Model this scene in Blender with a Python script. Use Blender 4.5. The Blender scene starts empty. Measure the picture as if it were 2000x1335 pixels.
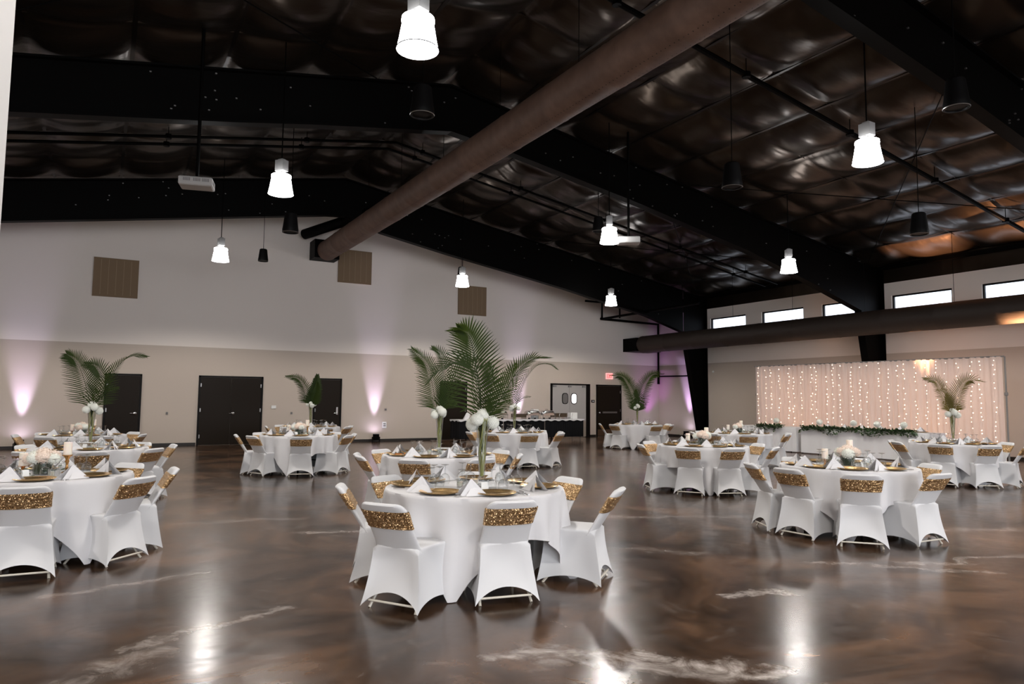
import bpy, math, random
from mathutils import Vector, Matrix
random.seed(7)
R = math.radians
SC = bpy.context.scene
COL = SC.collection

# ------------------------------------------------------------------ camera
cam_d = bpy.data.cameras.new('camera'); CAM = bpy.data.objects.new('camera', cam_d); COL.objects.link(CAM)
YAW, PITCH, ROLL, FPX = 0.52114101, 0.08127327, 0.00915579, 1390.13
cam_d.sensor_fit = 'HORIZONTAL'; cam_d.sensor_width = 36.0; cam_d.lens = FPX * 36.0 / 2000.0
cam_d.clip_end = 200
_f = Vector((math.sin(YAW)*math.cos(PITCH), math.cos(YAW)*math.cos(PITCH), math.sin(PITCH)))
_r = Vector((math.cos(YAW), -math.sin(YAW), 0)); _u = _r.cross(_f)
_c, _s = math.cos(ROLL), math.sin(ROLL)
_r2, _u2 = _c*_r + _s*_u, -_s*_r + _c*_u
CAM.matrix_world = Matrix(((_r2.x, _u2.x, -_f.x, 0), (_r2.y, _u2.y, -_f.y, 0), (_r2.z, _u2.z, -_f.z, 1.5), (0, 0, 0, 1)))
SC.camera = CAM
CR = _r.copy()                       # horizontal right of the view, used to spread the palm fronds

# ------------------------------------------------------------------ world, exposure
W = bpy.data.worlds.new('world'); SC.world = W; W.use_nodes = True
bg = W.node_tree.nodes['Background']; bg.inputs[0].default_value = (0.80, 0.88, 1.0, 1); bg.inputs[1].default_value = 1.2
SC.view_settings.view_transform = 'Standard'; SC.view_settings.look = 'None'
SC.view_settings.gamma = 1; SC.view_settings.use_curve_mapping = False
SC.view_settings.exposure = 1.5
SC.cycles.use_denoising = True
SC.cycles.max_bounces = 7; SC.cycles.transparent_max_bounces = 16
SC.cycles.glossy_bounces = 4; SC.cycles.transmission_bounces = 5; SC.cycles.diffuse_bounces = 3
SC.cycles.sample_clamp_indirect = 4; SC.cycles.caustics_reflective = False; SC.cycles.caustics_refractive = False

LAMP_XY = [(2.62, 6.55), (9.67, 6.31), (2.54, 12.58), (9.75, 12.62), (15.35, 12.3), (2.52, 19.72), (9.66, 20.0), (15.6, 20.1),
           (-4.6, 6.4), (-4.6, 12.6), (-4.6, 19.9), (-4.6, 0), (2.6, 0), (9.7, 0), (16.0, 0), (16.2, 6.3),
           (-4.6, -6.4), (2.6, -6.4), (9.7, -6.4), (16.0, -6.4)]
LAMP_Z = [5.2, 5.2, 5.2, 5.2, 5.03, 5.2, 5.2, 5.05] + [5.2]*12
LAMP_W = 360.0
def light(name, kind, loc, energy, color, rot=None, aim=None, **kw):
    d = bpy.data.lights.new(name, kind); d.energy = energy; d.color = color
    for k, v in kw.items(): setattr(d, k, v)
    o = bpy.data.objects.new(name, d); COL.objects.link(o); o.location = loc
    if aim is not None: o.rotation_euler = Vector(aim).to_track_quat('-Z', 'Y').to_euler()
    elif rot: o.rotation_euler = rot
    return o
for (x, y), z in zip(LAMP_XY, LAMP_Z):
    light('high_bay_light', 'SPOT', (x, y, z - 0.16), LAMP_W, (1.0, 0.935, 0.87), aim=(0, 0, -1), spot_size=R(152), spot_blend=0.35, shadow_soft_size=0.17)
# daylight through the glazed entrance behind the camera
light('entrance_daylight', 'AREA', (4.0, -11.7, 2.3), 420, (0.95, 0.96, 1.0), aim=(0, 1, 0), shape='RECTANGLE', size=18, size_y=3.4)

# ------------------------------------------------------------------ materials
def mat(name, color=(0.5, 0.5, 0.5), rough=0.5, metal=0.0, spec=0.5, **kw):
    m = bpy.data.materials.new(name); m.use_nodes = True
    b = m.node_tree.nodes['Principled BSDF']
    b.inputs['Base Color'].default_value = (*color, 1); b.inputs['Roughness'].default_value = rough
    b.inputs['Metallic'].default_value = metal; b.inputs['Specular IOR Level'].default_value = spec
    for k, v in kw.items(): b.inputs[k].default_value = v
    return m
def nodes(m): return m.node_tree.nodes, m.node_tree.links, m.node_tree.nodes['Principled BSDF']
def N(ns, t, **kw):
    n = ns.new(t)
    for k, v in kw.items():
        if k in n.inputs: n.inputs[k].default_value = v
        else: setattr(n, k, v)
    return n
def ramp(ns, a, b, ca, cb):
    r = ns.new('ShaderNodeValToRGB'); r.color_ramp.elements[0].position = a; r.color_ramp.elements[1].position = b
    r.color_ramp.elements[0].color = (*ca, 1); r.color_ramp.elements[1].color = (*cb, 1); return r
def add_bump(m, scale, strength, dist=0.01, detail=3, stretch=None, kind='noise', coord='Object'):
    ns, ls, b = nodes(m)
    tc = ns.new('ShaderNodeTexCoord'); mp = ns.new('ShaderNodeMapping')
    if stretch: mp.inputs['Scale'].default_value = stretch
    ls.new(tc.outputs[coord], mp.inputs[0])
    if kind == 'noise':
        t = N(ns, 'ShaderNodeTexNoise', Scale=scale, Detail=detail); out = t.outputs[0]
    else:
        t = N(ns, 'ShaderNodeTexVoronoi', Scale=scale); out = t.outputs['Distance']
    ls.new(mp.outputs[0], t.inputs['Vector'])
    bp = N(ns, 'ShaderNodeBump', Strength=strength, Distance=dist)
    ls.new(out, bp.inputs['Height']); ls.new(bp.outputs[0], b.inputs['Normal'])
    return t

M = {}
M['paint_black'] = mat('black_steel_paint', (0.0014, 0.0011, 0.0009), 0.5, spec=0.05)
M['duct'] = mat('duct_fabric', (0.105, 0.062, 0.045), 0.62)
# perforation dots and joints on the duct
def duct_mat():
    m = M['duct']; ns, ls, b = nodes(m)
    tc = ns.new('ShaderNodeTexCoord'); nz = N(ns, 'ShaderNodeTexNoise', Scale=5.0, Detail=6)
    ls.new(tc.outputs['Object'], nz.inputs['Vector'])
    r = ramp(ns, 0.3, 0.75, (0.10, 0.054, 0.036), (0.16, 0.092, 0.064)); ls.new(nz.outputs[0], r.inputs[0]); ls.new(r.outputs[0], b.inputs['Base Color'])
    bp = N(ns, 'ShaderNodeBump', Strength=0.35, Distance=0.02); ls.new(nz.outputs[0], bp.inputs['Height']); ls.new(bp.outputs[0], b.inputs['Normal'])
duct_mat()
M['duct_dark'] = mat('duct_fabric_dark', (0.032, 0.021, 0.015), 0.6)
add_bump(M['duct_dark'], 3.0, 0.5, 0.05, stretch=(1, 0.4, 1))
M['hole'] = mat('dark_hole', (0.01, 0.008, 0.006), 0.9)

def wall_mat():
    m = mat('wall_paint', rough=0.75, spec=0.2); ns, ls, b = nodes(m)
    g = ns.new('ShaderNodeNewGeometry'); sp = ns.new('ShaderNodeSeparateXYZ'); ls.new(g.outputs['Position'], sp.inputs[0])
    mt = N(ns, 'ShaderNodeMath', operation='GREATER_THAN'); mt.inputs[1].default_value = 3.07; ls.new(sp.outputs['Z'], mt.inputs[0])
    mx = N(ns, 'ShaderNodeMix', data_type='RGBA'); mx.inputs[6].default_value = (0.545, 0.47, 0.405, 1); mx.inputs[7].default_value = (0.83, 0.76, 0.70, 1)
    ls.new(mt.outputs[0], mx.inputs[0]); ls.new(mx.outputs[2], b.inputs['Base Color'])
    nz = N(ns, 'ShaderNodeTexNoise', Scale=60.0, Detail=2); bp = N(ns, 'ShaderNodeBump', Strength=0.1, Distance=0.003)
    ls.new(g.outputs['Position'], nz.inputs['Vector']); ls.new(nz.outputs[0], bp.inputs['Height']); ls.new(bp.outputs[0], b.inputs['Normal'])
    return m
M['wall'] = wall_mat()
M['white_paint'] = mat('white_paint', (0.72, 0.71, 0.70), 0.6)

def foil_mat():
    m = mat('roof_insulation_vinyl', (0.115, 0.095, 0.078), 0.29, metal=0.82, spec=0.3); ns, ls, b = nodes(m)
    tc = ns.new('ShaderNodeTexCoord'); mp = ns.new('ShaderNodeMapping'); mp.inputs['Scale'].default_value = (0.8, 2.2, 1)
    ls.new(tc.outputs['Object'], mp.inputs[0])
    n1 = N(ns, 'ShaderNodeTexNoise', Scale=1.1, Detail=3, Roughness=0.45); ls.new(mp.outputs[0], n1.inputs['Vector'])
    b1 = N(ns, 'ShaderNodeBump', Strength=0.26, Distance=0.10); ls.new(n1.outputs[0], b1.inputs['Height'])
    ls.new(b1.outputs[0], b.inputs['Normal'])
    n2 = N(ns, 'ShaderNodeTexNoise', Scale=0.5, Detail=2); ls.new(tc.outputs['Object'], n2.inputs['Vector'])
    r = ramp(ns, 0.3, 0.7, (0.022, 0.015, 0.010), (0.056, 0.040, 0.029)); ls.new(n2.outputs[0], r.inputs[0]); ls.new(r.outputs[0], b.inputs['Base Color'])
    return m
M['foil'] = foil_mat()

# stained and polished concrete; pale pigment streaks keep fixed places on the slab
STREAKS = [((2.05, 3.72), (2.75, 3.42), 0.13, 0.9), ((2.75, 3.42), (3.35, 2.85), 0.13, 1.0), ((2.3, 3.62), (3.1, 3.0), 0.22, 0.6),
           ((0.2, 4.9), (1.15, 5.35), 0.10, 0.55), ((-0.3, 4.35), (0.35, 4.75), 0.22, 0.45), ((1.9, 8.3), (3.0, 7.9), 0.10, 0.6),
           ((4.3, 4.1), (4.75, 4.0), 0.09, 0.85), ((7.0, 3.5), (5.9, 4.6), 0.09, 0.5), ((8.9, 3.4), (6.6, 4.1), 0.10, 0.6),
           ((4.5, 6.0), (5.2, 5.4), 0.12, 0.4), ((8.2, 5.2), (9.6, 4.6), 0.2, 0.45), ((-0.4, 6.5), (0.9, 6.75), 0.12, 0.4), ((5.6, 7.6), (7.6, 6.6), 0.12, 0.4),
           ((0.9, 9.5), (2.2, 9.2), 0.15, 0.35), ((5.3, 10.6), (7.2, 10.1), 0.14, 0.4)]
def floor_mat():
    m = mat('stained_concrete', rough=0.16, spec=0.38); ns, ls, b = nodes(m)
    g = ns.new('ShaderNodeNewGeometry')
    n1 = N(ns, 'ShaderNodeTexNoise', Scale=0.55, Detail=8, Roughness=0.62, Distortion=1.6); ls.new(g.outputs['Position'], n1.inputs['Vector'])
    r1 = ramp(ns, 0.33, 0.72, (0.010, 0.0055, 0.003), (0.185, 0.098, 0.053)); e = r1.color_ramp.elements.new(0.5); e.color = (0.060, 0.033, 0.019, 1)
    ls.new(n1.outputs[0], r1.inputs[0])
    n2 = N(ns, 'ShaderNodeTexNoise', Scale=3.2, Detail=7, Roughness=0.7, Distortion=2.2); ls.new(g.outputs['Position'], n2.inputs['Vector'])
    # warp
    wn = N(ns, 'ShaderNodeTexNoise', Scale=1.8, Detail=5, Roughness=0.65); ls.new(g.outputs['Position'], wn.inputs['Vector'])
    ws = N(ns, 'ShaderNodeVectorMath', operation='SUBTRACT'); ls.new(wn.outputs['Color'], ws.inputs[0]); ws.inputs[1].default_value = (0.5, 0.5, 0.5)
    wm = N(ns, 'ShaderNodeVectorMath', operation='SCALE'); ls.new(ws.outputs[0], wm.inputs[0]); wm.inputs['Scale'].default_value = 0.75
    wa = N(ns, 'ShaderNodeVectorMath', operation='ADD'); ls.new(g.outputs['Position'], wa.inputs[0]); ls.new(wm.outputs[0], wa.inputs[1])
    fl = N(ns, 'ShaderNodeVectorMath', operation='MULTIPLY'); ls.new(wa.outputs[0], fl.inputs[0]); fl.inputs[1].default_value = (1, 1, 0)
    total = None
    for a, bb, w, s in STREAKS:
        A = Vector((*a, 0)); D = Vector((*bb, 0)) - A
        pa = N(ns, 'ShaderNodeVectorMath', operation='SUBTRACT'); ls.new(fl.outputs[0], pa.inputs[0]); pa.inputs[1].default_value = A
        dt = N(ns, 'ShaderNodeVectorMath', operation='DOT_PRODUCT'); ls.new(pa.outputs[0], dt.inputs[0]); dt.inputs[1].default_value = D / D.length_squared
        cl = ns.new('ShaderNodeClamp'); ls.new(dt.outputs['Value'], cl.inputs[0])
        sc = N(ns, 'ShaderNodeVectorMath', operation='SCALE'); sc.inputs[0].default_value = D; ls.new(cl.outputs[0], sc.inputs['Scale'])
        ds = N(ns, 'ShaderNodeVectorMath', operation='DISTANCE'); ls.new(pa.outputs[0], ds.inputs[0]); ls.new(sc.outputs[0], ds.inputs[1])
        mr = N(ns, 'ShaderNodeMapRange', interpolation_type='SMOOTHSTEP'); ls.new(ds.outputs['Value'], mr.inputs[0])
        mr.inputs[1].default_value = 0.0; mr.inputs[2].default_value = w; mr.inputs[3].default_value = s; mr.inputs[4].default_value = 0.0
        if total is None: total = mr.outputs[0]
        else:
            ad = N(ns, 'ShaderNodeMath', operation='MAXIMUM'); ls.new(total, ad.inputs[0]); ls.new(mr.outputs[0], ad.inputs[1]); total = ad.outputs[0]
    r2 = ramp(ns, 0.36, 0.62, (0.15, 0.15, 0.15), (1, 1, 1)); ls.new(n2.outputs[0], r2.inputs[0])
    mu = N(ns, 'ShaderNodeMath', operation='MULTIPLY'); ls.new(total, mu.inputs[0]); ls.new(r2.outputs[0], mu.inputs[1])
    # general faint veining
    vn = N(ns, 'ShaderNodeTexNoise', Scale=0.9, Detail=6, Roughness=0.6, Distortion=3.5); ls.new(g.outputs['Position'], vn.inputs['Vector'])
    rv = ramp(ns, 0.60, 0.74, (0, 0, 0), (0.16, 0.16, 0.16)); ls.new(vn.outputs[0], rv.inputs[0])
    am = N(ns, 'ShaderNodeMath', operation='MAXIMUM'); ls.new(mu.outputs[0], am.inputs[0]); ls.new(rv.outputs[0], am.inputs[1])
    mx = N(ns, 'ShaderNodeMix', data_type='RGBA'); ls.new(am.outputs[0], mx.inputs[0]); ls.new(r1.outputs[0], mx.inputs[6]); mx.inputs[7].default_value = (0.50, 0.44, 0.40, 1)
    ls.new(mx.outputs[2], b.inputs['Base Color'])
    rr = ramp(ns, 0.3, 0.8, (0.16, 0.16, 0.16), (0.25, 0.25, 0.25)); ls.new(n2.outputs[0], rr.inputs[0]); ls.new(rr.outputs[0], b.inputs['Roughness'])
    n3 = N(ns, 'ShaderNodeTexNoise', Scale=2.4, Detail=3); ls.new(g.outputs['Position'], n3.inputs['Vector'])
    bp = N(ns, 'ShaderNodeBump', Strength=0.06, Distance=0.02); ls.new(n3.outputs[0], bp.inputs['Height']); ls.new(bp.outputs[0], b.inputs['Normal'])
    return m
M['floor'] = floor_mat()
M['spandex'] = mat('white_spandex', (0.64, 0.64, 0.65), 0.6, spec=0.25)
add_bump(M['spandex'], 2.2, 0.25, 0.03, detail=3, stretch=(1, 1, 0.5))
M['cloth'] = mat('white_tablecloth', (0.63, 0.62, 0.63), 0.8, spec=0.15)
add_bump(M['cloth'], 5.0, 0.2, 0.02)
M['napkin'] = mat('napkin_linen', (0.68, 0.67, 0.68), 0.85, spec=0.1)
def sequin():
    m = mat('gold_sequin', (0.60, 0.36, 0.14), 0.34, metal=0.92); ns, ls, b = nodes(m)
    tc = ns.new('ShaderNodeTexCoord')
    v = N(ns, 'ShaderNodeTexVoronoi', Scale=170.0); ls.new(tc.outputs['Object'], v.inputs['Vector'])
    r = ramp(ns, 0.0, 1.0, (0.22, 0.12, 0.045), (0.90, 0.62, 0.34)); ls.new(v.outputs['Color'], r.inputs[0]); ls.new(r.outputs[0], b.inputs['Base Color'])
    sb = N(ns, 'ShaderNodeVectorMath', operation='SUBTRACT'); ls.new(v.outputs['Color'], sb.inputs[0]); sb.inputs[1].default_value = (0.5, 0.5, 0.5)
    sc = N(ns, 'ShaderNodeVectorMath', operation='SCALE'); ls.new(sb.outputs[0], sc.inputs[0]); sc.inputs['Scale'].default_value = 1.5
    g = ns.new('ShaderNodeNewGeometry'); ad = N(ns, 'ShaderNodeVectorMath', operation='ADD'); ls.new(sc.outputs[0], ad.inputs[0]); ls.new(g.outputs['Normal'], ad.inputs[1])
    no = N(ns, 'ShaderNodeVectorMath', operation='NORMALIZE'); ls.new(ad.outputs[0], no.inputs[0]); ls.new(no.outputs[0], b.inputs['Normal'])
    return m
M['sequin'] = sequin()
M['gold'] = mat('gold_charger', (1.0, 0.66, 0.30), 0.27, metal=0.95)
M['silver'] = mat('steel', (0.62, 0.61, 0.60), 0.22, metal=1.0)
M['tube'] = mat('ivory_tube', (0.62, 0.58, 0.50), 0.4)
M['door'] = mat('dark_brown_door', (0.012, 0.0075, 0.004), 0.5, spec=0.15)
M['door_frame'] = mat('black_door_frame', (0.004, 0.003, 0.0025), 0.5, spec=0.15)
M['base'] = mat('black_cove_base', (0.014, 0.010, 0.008), 0.5)
M['grey_door'] = mat('grey_kitchen_door', (0.42, 0.40, 0.385), 0.45)
M['kick'] = mat('kick_plate', (0.50, 0.44, 0.38), 0.35, metal=0.6)
M['panel'] = mat('tan_acoustic_fabric', (0.235, 0.165, 0.105), 0.9, spec=0.1)
M['panel_line'] = mat('tan_seam', (0.33, 0.25, 0.17), 0.9, spec=0.1)
M['black'] = mat('black_plastic', (0.003, 0.0026, 0.0026), 0.5, spec=0.1)
M['rim'] = mat('dull_rim', (0.25, 0.24, 0.23), 0.35, metal=0.8)
M['black_cloth'] = mat('black_table_skirt', (0.008, 0.008, 0.009), 0.85, spec=0.1)
M['ballast'] = mat('pale_grey_housing', (0.22, 0.215, 0.21), 0.45)
M['label'] = mat('dark_grey_print', (0.16, 0.15, 0.145), 0.6)
M['plate'] = mat('white_plate', (0.78, 0.78, 0.78), 0.3)
M['paper'] = mat('white_paper', (0.8, 0.8, 0.78), 0.8)
M['proj_shell'] = mat('projector_shell', (0.42, 0.40, 0.38), 0.5)
M['wax'] = mat('ivory_wax', (0.90, 0.80, 0.70), 0.5, **{'Subsurface Weight': 0.3})
M['copper'] = mat('copper_gold_glass', (0.62, 0.33, 0.12), 0.2, metal=0.8)
M['stem'] = mat('yellow_green_stem', (0.30, 0.31, 0.09), 0.5)
M['petal'] = mat('cream_petal', (0.82, 0.83, 0.76), 0.7, spec=0.2)
M['blush'] = mat('blush_petal', (0.84, 0.70, 0.60), 0.7, spec=0.2)
M['dark_leaf'] = mat('dark_leaf', (0.020, 0.036, 0.014), 0.35)
M['garland'] = mat('garland_leaf', (0.045, 0.085, 0.028), 0.5)
def emit(name, col, s):
    m = bpy.data.materials.new(name); m.use_nodes = True; ns = m.node_tree.nodes; ns.clear()
    e = ns.new('ShaderNodeEmission'); e.inputs[0].default_value = (*col, 1); e.inputs[1].default_value = s
    o = ns.new('ShaderNodeOutputMaterial'); m.node_tree.links.new(e.outputs[0], o.inputs[0]); return m
M['lamp'] = emit('lamp_shade_glow', (0.97, 0.98, 1.0), 8.0)
M['fairy'] = emit('fairy_bulb_glow', (1.0, 0.72, 0.50), 9.0)
M['exit'] = emit('exit_red_glow', (0.9, 0.10, 0.10), 0.5)
M['exit_face'] = emit('exit_face_glow', (1.0, 0.42, 0.40), 0.45)
M['led'] = emit('uplight_lens', (0.80, 0.70, 1.0), 14)
M['led_amber'] = emit('uplight_lens_amber', (1.0, 0.55, 0.25), 14)
M['bright_pane'] = emit('kitchen_light_pane', (1.0, 0.97, 0.93), 0.9)
def thin_glass(name, tint=(1, 1, 1), refl=0.12):
    m = bpy.data.materials.new(name); m.use_nodes = True; ns = m.node_tree.nodes; ls = m.node_tree.links; ns.clear()
    t = ns.new('ShaderNodeBsdfTransparent'); t.inputs[0].default_value = (*tint, 1)
    g = ns.new('ShaderNodeBsdfGlossy'); g.inputs['Roughness'].default_value = 0.03
    lw = ns.new('ShaderNodeLayerWeight'); lw.inputs[0].default_value = 0.35
    mr = ns.new('ShaderNodeMapRange'); mr.inputs[3].default_value = refl * 0.5; mr.inputs[4].default_value = 0.85; ls.new(lw.outputs['Facing'], mr.inputs[0])
    pw = ns.new('ShaderNodeMath'); pw.operation = 'POWER'; pw.inputs[1].default_value = 1.6; ls.new(mr.outputs[0], pw.inputs[0])
    mx = ns.new('ShaderNodeMixShader'); ls.new(pw.outputs[0], mx.inputs[0]); ls.new(t.outputs[0], mx.inputs[1]); ls.new(g.outputs[0], mx.inputs[2])
    o = ns.new('ShaderNodeOutputMaterial'); ls.new(mx.outputs[0], o.inputs[0]); return m
M['glass'] = thin_glass('clear_glass', (0.93, 0.94, 0.94), 0.2)
M['pane'] = thin_glass('window_glass', (0.97, 0.98, 1.0), 0.05)
def leafy(name, col, trans, w=0.35, rough=0.5):
    m = bpy.data.materials.new(name); m.use_nodes = True; ns, ls, b = nodes(m)
    b.inputs['Base Color'].default_value = (*col, 1); b.inputs['Roughness'].default_value = rough; b.inputs['Specular IOR Level'].default_value = 0.2
    t = ns.new('ShaderNodeBsdfTranslucent'); t.inputs[0].default_value = (*trans, 1)
    mx = ns.new('ShaderNodeMixShader'); mx.inputs[0].default_value = w
    ls.new(b.outputs[0], mx.inputs[1]); ls.new(t.outputs[0], mx.inputs[2]); ls.new(mx.outputs[0], ns['Material Output'].inputs[0]); return m
M['palm'] = leafy('palm_leaflet', (0.018, 0.034, 0.006), (0.09, 0.13, 0.015), 0.2, 0.6)
M['palm_backlit'] = leafy('backlit_palm_leaflet', (0.10, 0.085, 0.022), (0.26, 0.20, 0.06), 0.35)  # yellow of light shining through the leaves, put into the leaf colour
M['sheer'] = leafy('sheer_curtain', (0.78, 0.72, 0.70), (0.92, 0.80, 0.74), 0.55, 0.9)
M['drape'] = leafy('head_table_drape', (0.80, 0.79, 0.80), (0.7, 0.68, 0.66), 0.15, 0.9)

# ------------------------------------------------------------------ mesh helpers
class MB:
    def __init__(s): s.v, s.f = [], []
    def add(s, vs, fs):
        o = len(s.v); s.v += [tuple(v) for v in vs]; s.f += [tuple(i + o for i in f) for f in fs]; return s
    def box(s, x0, x1, y0, y1, z0, z1):
        return s.add([(x0, y0, z0), (x1, y0, z0), (x1, y1, z0), (x0, y1, z0), (x0, y0, z1), (x1, y0, z1), (x1, y1, z1), (x0, y1, z1)],
                     [(0, 3, 2, 1), (4, 5, 6, 7), (0, 1, 5, 4), (1, 2, 6, 5), (2, 3, 7, 6), (3, 0, 4, 7)])
    def tube(s, pts, r, n=8, cap=True):
        pts = [Vector(p) for p in pts]; rr = r if isinstance(r, (list, tuple)) else [r] * len(pts)
        vs, fs = [], []
        for i, p in enumerate(pts):
            t = (pts[min(i + 1, len(pts) - 1)] - pts[max(i - 1, 0)]).normalized()
            a = t.cross(Vector((0, 0, 1)))
            if a.length < 1e-3: a = t.cross(Vector((0, 1, 0)))
            a.normalize(); b = t.cross(a)
            for k in range(n):
                w = 2 * math.pi * k / n; vs.append(p + (a * math.cos(w) + b * math.sin(w)) * rr[i])
        for i in range(len(pts) - 1):
            for k in range(n): fs.append((i*n + k, i*n + (k+1) % n, (i+1)*n + (k+1) % n, (i+1)*n + k))
        if cap: fs.append(tuple(range(n))[::-1]); fs.append(tuple((len(pts)-1)*n + k for k in range(n)))
        return s.add(vs, fs)
    def lathe(s, prof, n=24, c=(0, 0, 0), cap=True):
        vs, fs = [], []
        for r_, z in prof:
            for k in range(n):
                w = 2 * math.pi * k / n; vs.append((c[0] + r_*math.cos(w), c[1] + r_*math.sin(w), c[2] + z))
        for i in range(len(prof) - 1):
            for k in range(n): fs.append((i*n + k, i*n + (k+1) % n, (i+1)*n + (k+1) % n, (i+1)*n + k))
        if cap:
            if prof[0][0] > 1e-4: fs.append(tuple(range(n))[::-1])
            if prof[-1][0] > 1e-4: fs.append(tuple((len(prof)-1)*n + k for k in range(n)))
        return s.add(vs, fs)
    def loft(s, rings, cap=True, closed=True):
        n = len(rings[0]); vs = [p for r_ in rings for p in r_]; fs = []
        for i in range(len(rings) - 1):
            for k in range(n if closed else n - 1): fs.append((i*n + k, i*n + (k+1) % n, (i+1)*n + (k+1) % n, (i+1)*n + k))
        if cap: fs.append(tuple(range(n))[::-1]); fs.append(tuple((len(rings)-1)*n + k for k in range(n)))
        return s.add(vs, fs)
    def prism_y(s, poly, y0, y1):
        n = len(poly)
        return s.add([(x, y0, z) for x, z in poly] + [(x, y1, z) for x, z in poly],
                     [tuple(range(n)), tuple(range(n, 2*n))[::-1]] + [(k, n + k, n + (k+1) % n, (k+1) % n) for k in range(n)])
    def ball(s, c, r, n=8, m=6, sz=1.0):
        prof = [(max(1e-5, r*math.sin(math.pi*i/m)), -r*sz*math.cos(math.pi*i/m)) for i in range(m + 1)]
        return s.lathe(prof, n, c, cap=False)
    def build(s, name, material, parent=None, smooth=False, loc=None, rz=None, angle=35):
        me = bpy.data.meshes.new(name); me.from_pydata(s.v, [], s.f); me.validate(); me.update()
        if isinstance(material, str): material = M[material]
        me.materials.append(material)
        if smooth:
            me.polygons.foreach_set('use_smooth', [True] * len(me.polygons))
            if smooth != 'full':
                try: me.set_sharp_from_angle(angle=R(angle))
                except Exception: pass
        o = bpy.data.objects.new(name, me); COL.objects.link(o)
        if parent is not None: o.parent = parent
        if loc: o.location = loc
        if rz is not None: o.rotation_euler[2] = rz
        return o
def tag(o, label=None, cat=None, group=None, kind=None):
    if label: o['label'] = label
    if cat: o['category'] = cat
    if group: o['group'] = group
    if kind: o['kind'] = kind
    return o
def thing(name, label, cat, loc=(0, 0, 0), rz=0, group=None):
    o = bpy.data.objects.new(name, None); COL.objects.link(o); o.location = loc; o.rotation_euler[2] = rz
    o.empty_display_size = 0.1
    return tag(o, label, cat, group)
def struct(o): o['kind'] = 'structure'; return o
def dup(root, loc, rz, label, group=None):
    r_ = root.copy(); COL.objects.link(r_); r_.location = loc; r_.rotation_euler[2] = rz; r_['label'] = label
    if group: r_['group'] = group
    for ch in list(root.children):
        c = ch.copy(); COL.objects.link(c); c.parent = r_
        for g in list(ch.children):
            d = g.copy(); COL.objects.link(d); d.parent = c
    return r_
class Kind:
    """first call moves the prototype itself, later calls copy it"""
    def __init__(s, maker, group): s.p = maker(); s.used = False; s.g = group; tag(s.p, group=group)
    def put(s, loc, rz, label, group=None):
        if not s.used:
            s.used = True; s.p.location = loc; s.p.rotation_euler[2] = rz; tag(s.p, label, group=group or s.g); return s.p
        return dup(s.p, loc, rz, label, group or s.g)

# ------------------------------------------------------------------ room shell
XL, XR, YB, YF = -8.98, 21.5, 24.28, -12.0
def zroof(x): return 8.5 - abs(x - 6.26) / 6
struct(MB().box(XL - .3, XR + .3, YF - .3, YB + .3, -0.2, 0).build('floor', 'floor'))
back = MB().prism_y([(XL - .3, -.1), (XR + .3, -.1), (XR + .3, zroof(XR)), (6.26, 8.5), (XL - .3, zroof(XL))], YB, YB + .25)
struct(back.build('wall_back', 'wall'))
# right wall with clerestory openings
WIN = [(21.13, 19.28), (18.51, 16.65), (15.9, 14.05), (13.38, 11.53), (10.71, 8.86), (8.08, 6.23), (5.45, 3.6), (2.8, .95), (.15, -1.7)]
rw = MB().box(XR, XR + .22, YF, YB, -.1, 4.2).box(XR, XR + .22, YF, YB, 4.9, 5.31)
edges = [YB] + [v for w in WIN for v in w] + [YF]
for i in range(0, len(edges), 2): rw.box(XR, XR + .22, edges[i + 1], edges[i], 4.2, 4.9)
struct(rw.build('wall_right', 'wall'))
struct(MB().box(XL - .3, XL, YF, YB, -.1, zroof(XL)).build('wall_left', 'wall'))
fw = MB().box(XL, -5, YF - .25, YF, -.1, 6).box(13, XR, YF - .25, YF, -.1, 6)
fw.prism_y([(-5, 4.1), (13, 4.1), (13, zroof(13)), (6.26, 8.5), (-5, zroof(-5))], YF - .25, YF)
struct(fw.build('wall_front', 'wall'))
struct(MB().box(XR, XR + .22, YF, YB, 5.31, 6.0).build('trim_1', 'foil'))
for i, (a, b_) in enumerate(WIN):
    w = MB().box(XR + .05, XR + .12, b_, a, 4.85, 4.9).box(XR + .05, XR + .12, b_, a, 4.2, 4.25).box(XR + .05, XR + .12, b_, b_ + .045, 4.25, 4.85).box(XR + .05, XR + .12, a - .045, a, 4.25, 4.85)
    o = struct(w.build('window_%d' % (i + 1), 'door_frame'))
    MB().box(XR + .08, XR + .085, b_ + .045, a - .045, 4.25, 4.85).build('window_pane', 'pane', o)
# roof insulation: pillows between purlins, with seams
def roof():
    nx, ny = 300, 380; vs, fs = [], []
    y0, y1 = YF - .2, YB + .2; x0, x1 = XL - .25, XR + .25
    for i in range(nx + 1):
        x = x0 + (x1 - x0) * i / nx
        for j in range(ny + 1):
            y = y0 + (y1 - y0) * j / ny
            u = abs(x - 6.26) / 1.52; v = (y + 0.3) / 1.83
            z = zroof(x) - 0.20 * abs(math.sin(math.pi * u)) ** 0.55 * (0.35 + 0.65 * abs(math.sin(math.pi * v)) ** 0.55)
            z += 0.02 * math.sin(7.1 * y + 2.3 * math.sin(1.3 * x)) * abs(math.sin(math.pi * u))
            vs.append((x, y, z))
    for i in range(nx):
        for j in range(ny):
            a = i * (ny + 1) + j; fs.append((a, a + 1, a + ny + 2, a + ny + 1))
    return MB().add(vs, fs)
CEIL = struct(roof().build('ceiling', 'foil', smooth='full'))
M['purlin'] = mat('purlin_vinyl', (0.012, 0.008, 0.006), 0.35, metal=0.7)
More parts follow.
